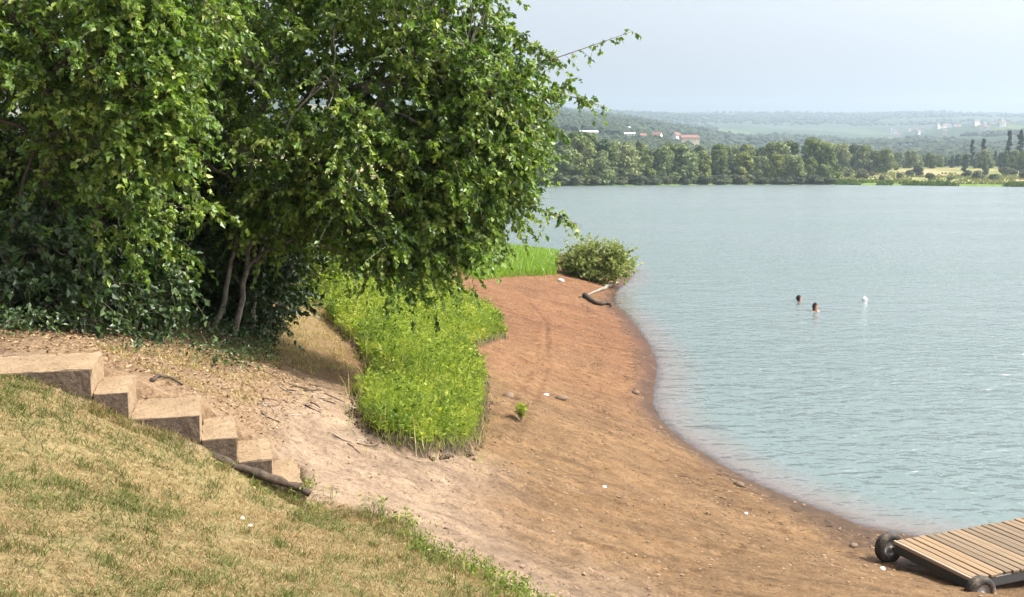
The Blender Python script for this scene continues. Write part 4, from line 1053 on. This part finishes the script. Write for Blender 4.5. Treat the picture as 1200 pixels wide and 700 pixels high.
Pq = np.stack([x[:, None] + rng.normal(0, .06, tq.shape), y[:, None] + rng.normal(0, .06, tq.shape), h(x, y)[:, None] + tq * Hq[:, None]], -1).reshape(-1, 3)
leaves(g, Pq, rng.normal(0, 1, Pq.shape) + [0, 0, .4], rng.uniform(.04, .11, len(Pq)), rng.uniform(.015, .05, len(Pq)), .15, np.clip(np.repeat(rng.choice([.0, .12, .25, .9], len(x)), nq) + rng.normal(0, .06, len(Pq)), 0, 1), .5)
gd = Geo(); x, y, d = mscatter(7000, -.12); k = fbm(x * 2.4, y * 2.4, 75) > .02 - .3 * (d < .1); x, y = x[k], y[k]
blades(gd, x, y, rng.uniform(.1, .42, len(x)), .006, .9)
tag(mobj('dead_stems', gd.mesh('dead_stems', [M_STRAW])), 'dry straw-coloured stems among the weeds of the bank', 'dry stems', kind='stuff')
tag(mobj('bank_weeds', g.mesh('bank_weeds', [M_WEED])), 'bright green weeds and grass on the low bank beside the path', 'weeds', kind='stuff')
# sedge strip by the point
g = Geo()
sp_ = [hit(556, 330), hit(600, 326), hit(655, 324), (2.9, 57.0), (0.2, 61.5), (-4, 62), (-5, 45)]
q = np.array(sp_); x = rng.uniform(q[:, 0].min(), q[:, 0].max(), 40000); y = rng.uniform(q[:, 1].min(), q[:, 1].max(), 40000)
k = sdist(sp_, x, y) > .1; x, y = x[k], y[k]
blades(g, x, y, rng.uniform(.18, .48, len(x)), .03, .9)
tag(mobj('sedge', g.mesh('sedge', [M_SEDGE])), 'bright green sedge on the bank left of the willow shrub', 'sedge', kind='stuff')
g = Geo(); x = rng.uniform(-14, -1, 90000); y = rng.uniform(19, 60, 90000)
k = (x < -2.2 - .03 * (y - 19) + .8 * fbm(x, y, 97)) & (sdist(land_poly, x, y) > .5) & (sdist(MOUND, x, y) < 0); x, y = x[k], y[k]
blades(g, x, y, rng.uniform(.1, .4, len(x)), .03, 1.0, np.clip(rng.normal(.5, .2, len(x)), 0, 1))
tag(mobj('bank_grass', g.mesh('bank_grass', [M_WEED])), 'green grass on the land behind the birch', 'grass', kind='stuff')
# dry grass on the slope between the birch and the weeds
g = Geo()
dp_ = [hit(318, 350), hit(372, 338), hit(392, 385), hit(408, 432), hit(372, 440), hit(330, 425), hit(300, 470), hit(210, 452), hit(150, 425), hit(110, 408), hit(225, 410), hit(290, 405)]
q = np.array(dp_); x = rng.uniform(q[:, 0].min(), q[:, 0].max(), 60000); y = rng.uniform(q[:, 1].min(), q[:, 1].max(), 60000)
k = (sdist(dp_, x, y) > -.05) & (fbm(x * 2, y * 2, 91) > -.06) & ~inside(step_poly, x, y); x, y = x[k], y[k]
k = rng.random(len(x)) < .55; x, y = x[k], y[k]
blades(g, x, y, rng.uniform(.02, .085, len(x)), .006, 1.8)
tag(mobj('dry_bank_grass', g.mesh('dry_bank_grass', [M_STRAW])), 'dry straw-coloured grass on the slope below the birch', 'grass', kind='stuff')
# undergrowth of small leaves beneath the trees
g = Geo()
up_ = [hit(-40, 398), hit(60, 398), hit(118, 400), hit(150, 415), hit(225, 425), hit(265, 436), hit(318, 436), hit(320, 380), (-3.6, 15), (-9, 15), (-9, 9)]
q = np.array(up_); x = rng.uniform(q[:, 0].min(), q[:, 0].max(), 5000); y = rng.uniform(q[:, 1].min(), q[:, 1].max(), 5000)
k = (sdist(up_, x, y) > -.05) & (fbm(x * 1.6, y * 1.6, 95) > -.07) & ~inside(step_poly, x, y); x, y = x[k], y[k]
n5 = 6; P = np.repeat(np.stack([x, y, h(x, y)], -1), n5, 0); P += rng.normal(0, .06, P.shape) * [1, 1, 0]; P[:, 2] += rng.uniform(.02, .26, len(P))
leaves(g, P, rng.normal(0, 1, P.shape) + [0, 0, .1], rng.uniform(.02, .075, len(P)), rng.uniform(.012, .04, len(P)), .15, None, .6)
tag(mobj('undergrowth', g.mesh('undergrowth', [M_LEAF_SHADE])), 'low dark leafy undergrowth beneath the trees behind the steps', 'undergrowth', kind='stuff')
# fallen leaves and straw behind the steps
g = Geo()
x = rng.uniform(-6, -1.2, 16000); y = rng.uniform(7.2, 13, 16000)
k = (h(x, y) > 2.45 + .15 * rng.random(len(x))) & ~inside(step_poly, x, y) & (sdist(LAWN, x, y) < -.75) & (sdist(MOUND, x, y) < -.1); x, y = x[k], y[k]
P = np.stack([x, y, h(x, y) + rng.uniform(.002, .02, len(x))], -1)
leaves(g, P, rng.normal(0, 1, P.shape) * [1, 1, .25], rng.uniform(.02, .06, len(P)), rng.uniform(.01, .03, len(P)), .12, None, 2.0)
M_LITTER = leaf_mat('leaf_litter', [(0, (.06, .035, .02)), (.4, (.17, .10, .05)), (.8, (.33, .22, .12)), (1, (.45, .34, .2))], .1, .8, .2, 1.0)
tag(mobj('leaf_litter', g.mesh('leaf_litter', [M_LITTER])), 'dry brown fallen leaves on the soil behind the steps', 'leaf litter', kind='stuff')
# soil and litter spilled onto the treads
g = Geo()
for k in range(1, 7):
    a, b = np.array(SCN[k - 1]), np.array(SCN[k]); L_ = b - a; n_ = int(26 * np.linalg.norm(L_[:2]) / .5)
    P = a + L_ * rng.uniform(.02, .98, (n_, 1)) + perp * (.68 * rng.uniform(0, 1, (n_, 1)) ** .45 - .01); P[:, 2] = b[2] + rng.uniform(.002, .012, n_)
    leaves(g, P, rng.normal(0, 1, P.shape) * [1, 1, .3], rng.uniform(.008, .045, n_), rng.uniform(.004, .02, n_), .12, None, 2.0)
tag(mobj('step_litter', g.mesh('step_litter', [M_LITTER])), 'dry litter lying on the treads of the steps', 'leaf litter', kind='stuff')
# small plants
def small_plant(px, py, hgt, label, ns=9, LL=.06):
    x, y = hit(px, py); z = float(h(x, y)); e = empty('small_plant', (x, y, z)); tag(e, label, 'plant')
    gs, gl = Geo(), Geo()
    for k in range(ns):
        a = rng.uniform(0, 6.28); q = hgt * rng.uniform(.1, .5)
        P = np.array([(0, 0, -.02), (math.cos(a) * q * .4, math.sin(a) * q * .4, hgt * .5), (math.cos(a) * q, math.sin(a) * q, hgt * rng.uniform(.7, 1))])
        tube(gs, P, [.004, .003, .0015], 4)
        t = rng.uniform(.25, 1, 9)[:, None]; LPp = np.where(t < .5, P[0] + (P[1] - P[0]) * t * 2, P[1] + (P[2] - P[1]) * (t - .5) * 2)
        leaves(gl, LPp, rng.normal(0, 1, (9, 3)) + [0, 0, .5], LL, LL * .35)
    mobj('stem', gs.mesh('stem', [M_TWIG]), e); mobj('leaves', gl.mesh('leaves', [M_WEED]), e)
small_plant(611, 494, .28, 'small lone green plant on the open beach right of the weedy bank', 14, .085)
small_plant(448, 602, .20, 'single weed stalk leaning over the path at the lawn edge', 3, .04)
# ------------------------------------------------------------------ stones, sticks, litter
def stone_mat(name, c): return flat_mat(name, c, .85, .2)
M_ST = stone_mat('pale_stone', (.62, .57, .50)); M_SD = stone_mat('brown_stone', (.15, .105, .075)); M_SR = stone_mat('tan_stone', (.25, .175, .11))
M_HUMUS = bark_mat('dark_earth', (.03, .022, .015), (.12, .08, .05), 20)
bm = bmesh.new(); bmesh.ops.create_icosphere(bm, subdivisions=1, radius=1.0); iv1 = np.array([v.co[:] for v in bm.verts]); it1 = np.array([[v.index for v in f.verts] for f in bm.faces]); bm.free()
def pebbles(name, label, n_, mat, smin, smax, seed):
    r = np.random.default_rng(seed); g = Geo()
    x = r.uniform(-3, 5.5, n_); y = 6 + r.uniform(0, 1, n_) ** 1.6 * 34
    s = sdist(land_poly, x, y); k = (s > .02) & (sdist(LAWN, x, y) < -.1) & (sdist(MOUND, x, y) < -.05) & ~inside(step_poly, x, y) & (x > -2.4 + 0 * y)
    k &= r.random(n_) < np.clip(.45 + 2.4 * fbm(x * .9, y * .9, 44) + .55 * np.exp(-((s - .55 - .25 * fbm(x, y, 46)) / .16) ** 2) + .45 * np.exp(-((s - 1.5 - .4 * fbm(x, y, 47)) / .22) ** 2) + .3 * (s < .25), .06, 1)
    x, y = x[k], y[k]; z = h(x, y)
    for a, b, c in zip(x, y, z):
        q = r.uniform(smin, smax) * (1 + b * .02)
        g.add(iv1 * r.uniform(.7, 1.2, (len(iv1), 1)) * q * r.uniform([.8, .8, .4], [1.4, 1.3, .8]) + [a, b, c + q * .15], None, it1)
    tag(mobj(name, g.mesh(name, [mat])), label, 'pebbles', kind='stuff')
pebbles('beach_pebbles', 'fine brown pebbles scattered over the beach soil', 8500, M_SD, .004, .014, 1)
pebbles('beach_gravel', 'fine tan gravel scattered over the beach soil', 7000, M_SR, .006, .020, 2)
g = Geo(); r = np.random.default_rng(8)
x = r.uniform(bx0, bx1, 60000); y = r.uniform(by0, by0 + 9, 60000); d = sdist(MOUND, x, y) + .30 * fbm(x * 1.8, y * 1.8, 31)
k = (d > -.11) & (d < .04) & (fbm(x * 3, y * 3, 45) > -.08); x, y = x[k][:1100], y[k][:1100]
for a, b, c in zip(x, y, h(x, y)):
    q = r.uniform(.006, .028)
    g.add(iv1 * r.uniform(.6, 1.3, (len(iv1), 1)) * q + [a, b, c + q * .2], None, it1)
tag(mobj('soil_clods', g.mesh('soil_clods', [M_HUMUS])), 'dark crumbled earth along the eroded edge of the weedy bank', 'soil', kind='stuff')
def stone(px, py, r_, mat, label, cat='stone', group=None, name='stone'):
    x, y = hit(px, py); z = float(h(x, y)); bm = bmesh.new(); bmesh.ops.create_icosphere(bm, subdivisions=2, radius=1.0)
    sc = (r_ * random.uniform(1, 1.4), r_, r_ * random.uniform(.55, .8))
    for v in bm.verts: v.co = Vector((v.co.x * sc[0], v.co.y * sc[1], v.co.z * sc[2])) * random.uniform(.88, 1.1)
    o = bmobj(name, bm, mat, None, True); o.location = (x, y, z + r_ * .25); o.rotation_euler = (0, 0, random.uniform(0, 6)); return tag(o, label, cat, group)
stone(657, 330, .14, M_ST, 'pale stone on the red soil left of the willow shrub foot')
stone(721, 333, .16, M_ST, 'pale stone at the water edge under the willow shrub')
stone(1034, 667, .035, M_ST, 'small white pebble on the sand in front of the pontoon end')
stone(708, 572, .03, M_ST, 'small white pebble in the middle of the beach')
stone(874, 603, .03, M_ST, 'small white pebble on the beach near the water line')
stone(640, 464, .05, M_ST, 'small pale stone beyond the lone beach plant')
stone(658, 469, .10, M_SD, 'dark stone right of the small pale stone on the beach')
stone(596, 468, .09, M_SD, 'dark stone beside the weedy bank')
stone(866, 570, .07, M_SD, 'dark clod lying at the water line')
stone(745, 462, .09, M_SD, 'dark clod near the narrowest part of the beach')
stone(284, 606, .015, M_ST, 'small white scrap on the lawn, upper of the pair', 'litter', name='litter_scrap')
stone(293, 617, .017, M_ST, 'small white scrap on the lawn, lower of the pair', 'litter', name='litter_scrap')
stone(1000, 640, .05, M_SD, 'dark clod beside the far wheel of the pontoon')
g = Geo(); r = np.random.default_rng(15)
x = r.uniform(-1, 5.5, 9000); y = 8 + r.uniform(0, 1, 9000) ** 1.4 * 26; sd_ = sdist(land_poly, x, y)
k = (np.abs(sd_ - .55 - .25 * fbm(x, y, 46)) < .14) | (np.abs(sd_ - 1.5 - .4 * fbm(x, y, 47)) < .12); k &= r.random(9000) < .5; x, y = x[k], y[k]; z = h(x, y)
for a, b, c in zip(x, y, z):
    t_ = r.uniform(0, 6.28); l_ = r.uniform(.02, .10); d_ = np.array([math.cos(t_), math.sin(t_), 0]) * l_
    tube(g, [np.array([a, b, c + .004]) - d_, np.array([a, b, c + .012]), np.array([a, b, c + .004]) + d_], [.003, .005, .002], 3, r.random())
tag(mobj('drift_litter', g.mesh('drift_litter', [M_WOODDARK])), 'thin lines of dark drift litter along the shore', 'drift litter', kind='stuff')
# driftwood at the point
def stick(name, pts, r0, label, cat, mat=M_WOODDARK, n_=10, taper=.3, lift=.6, group=None):
    pts = np.array([(*hit(px, py), 0) for px, py in pts]); tt = np.linspace(0, 1, n_); k = np.linspace(0, 1, len(pts))
    P = np.stack([np.interp(tt, k, pts[:, j]) for j in range(3)], -1); P[:, 2] = h(P[:, 0], P[:, 1]) + r0 * lift
    P += rng.normal(0, r0 * .3, P.shape) * [1, 1, .3]
    b = P[0].copy(); g = Geo(); tube(g, P - b, np.linspace(r0, r0 * taper, n_), 7)
    return tag(mobj(name, g.mesh(name, [mat], True), None, tuple(b)), label, cat, group)
stick('driftwood', [(684, 350), (692, 353), (701, 359), (712, 358), (718, 361)], .13, 'dark driftwood branch lying at the water edge below the willow shrub', 'driftwood')
stick('driftwood', [(715, 336), (703, 341), (692, 346), (680, 350)], .09, 'thin grey-brown branch lying below the willow shrub', 'driftwood', M_BARK)
stick('fallen_stick', [(178, 452), (186, 446), (198, 447), (214, 455)], .02, 'dark curved stick lying behind the third step', 'stick', M_WOODDARK, 10, .4, 1.0)
stick('fallen_branch', [(10, 388), (50, 384), (95, 388), (140, 398)], .028, 'grey fallen branch lying in the undergrowth behind the top step', 'branch', M_TWIG, 12, .3, 3.0)
stick('fallen_branch', [(110, 372), (150, 368), (190, 374)], .014, 'thin grey fallen branch among the dark shrubs', 'branch', M_TWIG, 8, .3, 6.0)
rt = random.Random(3)
for k in range(34):
    px = rt.uniform(300, 425); py = 452 + (px - 300) * .33 + rt.uniform(-22, 34)
    a = rt.uniform(-.1, .9); L = rt.uniform(10, 30)
    stick('dry_twig', [(px, py), (px + L * .5 * math.cos(a), py + L * .5 * math.sin(a) * .7 + rt.uniform(-2, 2)), (px + L * math.cos(a), py + L * math.sin(a) * .7)], rt.uniform(.006, .013), 'thin dry twig or root on the path between the steps and the weedy bank', 'twig', M_TWIG if rt.random() < .5 else M_WOODDARK, 6, .4, .8, 'dry twigs and roots on the path')

# ------------------------------------------------------------------ swimmers
m_ = MT('skin'); M_SKIN = m_.done(m_.princ((.34, .19, .13), .45, None, .4, **{'Subsurface Weight': .1}))
M_HAIR = flat_mat('dark_hair', (.018, .013, .010), .45)
def swimmer(px, py, face, rise, label, arm=True, long_hair=False):
    x, y, _ = pixz(px, py, 0.0)
    e = empty('person', (x, y, 0), face); tag(e, label, 'person', 'swimmers')
    # local frame: faces +x; water surface z=0; crown of the head at z = rise
    t = rise
    J = [(0, 0, t - .88), (0, 0, t - .66), (0, 0, t - .42), (0, 0, t - .30), (.01, 0, t - .24), (.015, 0, t - .16), (.015, 0, t - .07), (.015, 0, t - .02)]
    Rr = [(.13, .16), (.12, .15), (.13, .17), (.09, .12), (.055, .055), (.07, .062), (.088, .075), (.055, .05)]
    E = [(i_, i_ + 1) for i_ in range(7)]
    def ch(parent, pts, rs):
        p = parent
        for q, r_ in zip(pts, rs):
            J.append(q); Rr.append((r_, r_)); E.append((p, len(J) - 1)); p = len(J) - 1
        return p
    for s in (-1, 1):
        if arm and s == -1: w = ch(2, [(.02, s * .18, t - .32), (.26, s * .30, t - .30), (.44, s * .26, t - .20), (.52, s * .24, t - .17)], [.055, .045, .034, .032])
        else: w = ch(2, [(.02, s * .18, t - .33), (.18, s * .38, t - .44), (.40, s * .32, t - .42), (.48, s * .30, t - .42)], [.055, .045, .034, .032])
        b = np.array(J[w])
        for f_, (dy, L) in enumerate([(-.035, .06), (-.014, .08), (.008, .085), (.028, .075)]): ch(w, [tuple(b + [.045, dy, 0]), tuple(b + [.045 + L * .6, dy * 1.2, -.008]), tuple(b + [.045 + L, dy * 1.3, -.025])], [.010, .009, .008])
        ch(w, [tuple(b + [.015, -s * .045, .01]), tuple(b + [.05, -s * .07, .012])], [.011, .009])
        ch(0, [(.02, s * .10, t - .98), (.14, s * .13, t - 1.36), (-.05, s * .13, t - 1.72), (.10, s * .14, t - 1.78)], [.085, .06, .042, .035])
    ch(5, [(.10, 0, t - .135)], [.016])          # nose
    for s in (-1, 1): ch(5, [(.0, s * .085, t - .125)], [.018])   # ears
    me = bpy.data.meshes.new('body'); me.from_pydata(J, E, []); o = mobj('body', me, e)
    md = o.modifiers.new('Skin', 'SKIN'); md.use_smooth_shade = True
    for i_, r_ in enumerate(Rr): me.skin_vertices[0].data[i_].radius = r_
    me.skin_vertices[0].data[0].use_root = True
    o.modifiers.new('Sub', 'SUBSURF').render_levels = 2
    me.materials.append(M_SKIN)
    bm = bmesh.new(); bmesh.ops.create_uvsphere(bm, u_segments=20, v_segments=14, radius=1.0)
    for v in list(bm.verts):
        if v.co.x > .35 and v.co.z < .35: bm.verts.remove(v)
    for v in bm.verts:
        q = v.co * random.uniform(.97, 1.04)
        lo = 1.9 if long_hair and q.z < 0 and q.x < .2 else 1.0
        v.co = Vector((q.x * .118 - .006, q.y * .108, q.z * .128 * lo + t - .10))
    bmobj('hair', bm, M_HAIR, e, True)
swimmer(936.5, 354, R(-35), .25, 'dark-haired swimmer, left one of the two heads in the lake', False)
swimmer(955.5, 365, R(-60), .30, 'dark-haired swimmer, right and nearer one of the two heads in the lake', False, True)
# white float
bx_, by_, _ = pixz(1013, 352, 0)
bm = bmesh.new(); lathe(bm, [(.005, -.10), (.05, -.09), (.09, -.05), (.105, 0), (.09, .05), (.05, .09), (.022, .105), (.02, .14), (.004, .145)], 16)
for v in bm.verts: v.co = Vector((v.co.x, v.co.z, v.co.y + .03))
o = bmobj('buoy', bm, M_WHITE, None, True); o.location = (bx_, by_, 0); tag(o, 'tiny white buoy floating right of the swimmers', 'buoy')

# ------------------------------------------------------------------ haze
m_ = MT('haze_air')
vol = m_.n('ShaderNodeVolumePrincipled', {'Color': (.66, .83, 1.0, 1), 'Density': 1.7e-4, 'Anisotropy': 0.2}).outputs[0]
m_.t.links.new(vol, m_.out.inputs['Volume'])
bm = bmesh.new(); boxbm(bm, (0, 950, 197), (13800, 8500, 406))
hz = bmobj('haze', bm, m_.m); tag(hz, 'pale summer haze in the air over the lake', 'haze', kind='stuff')
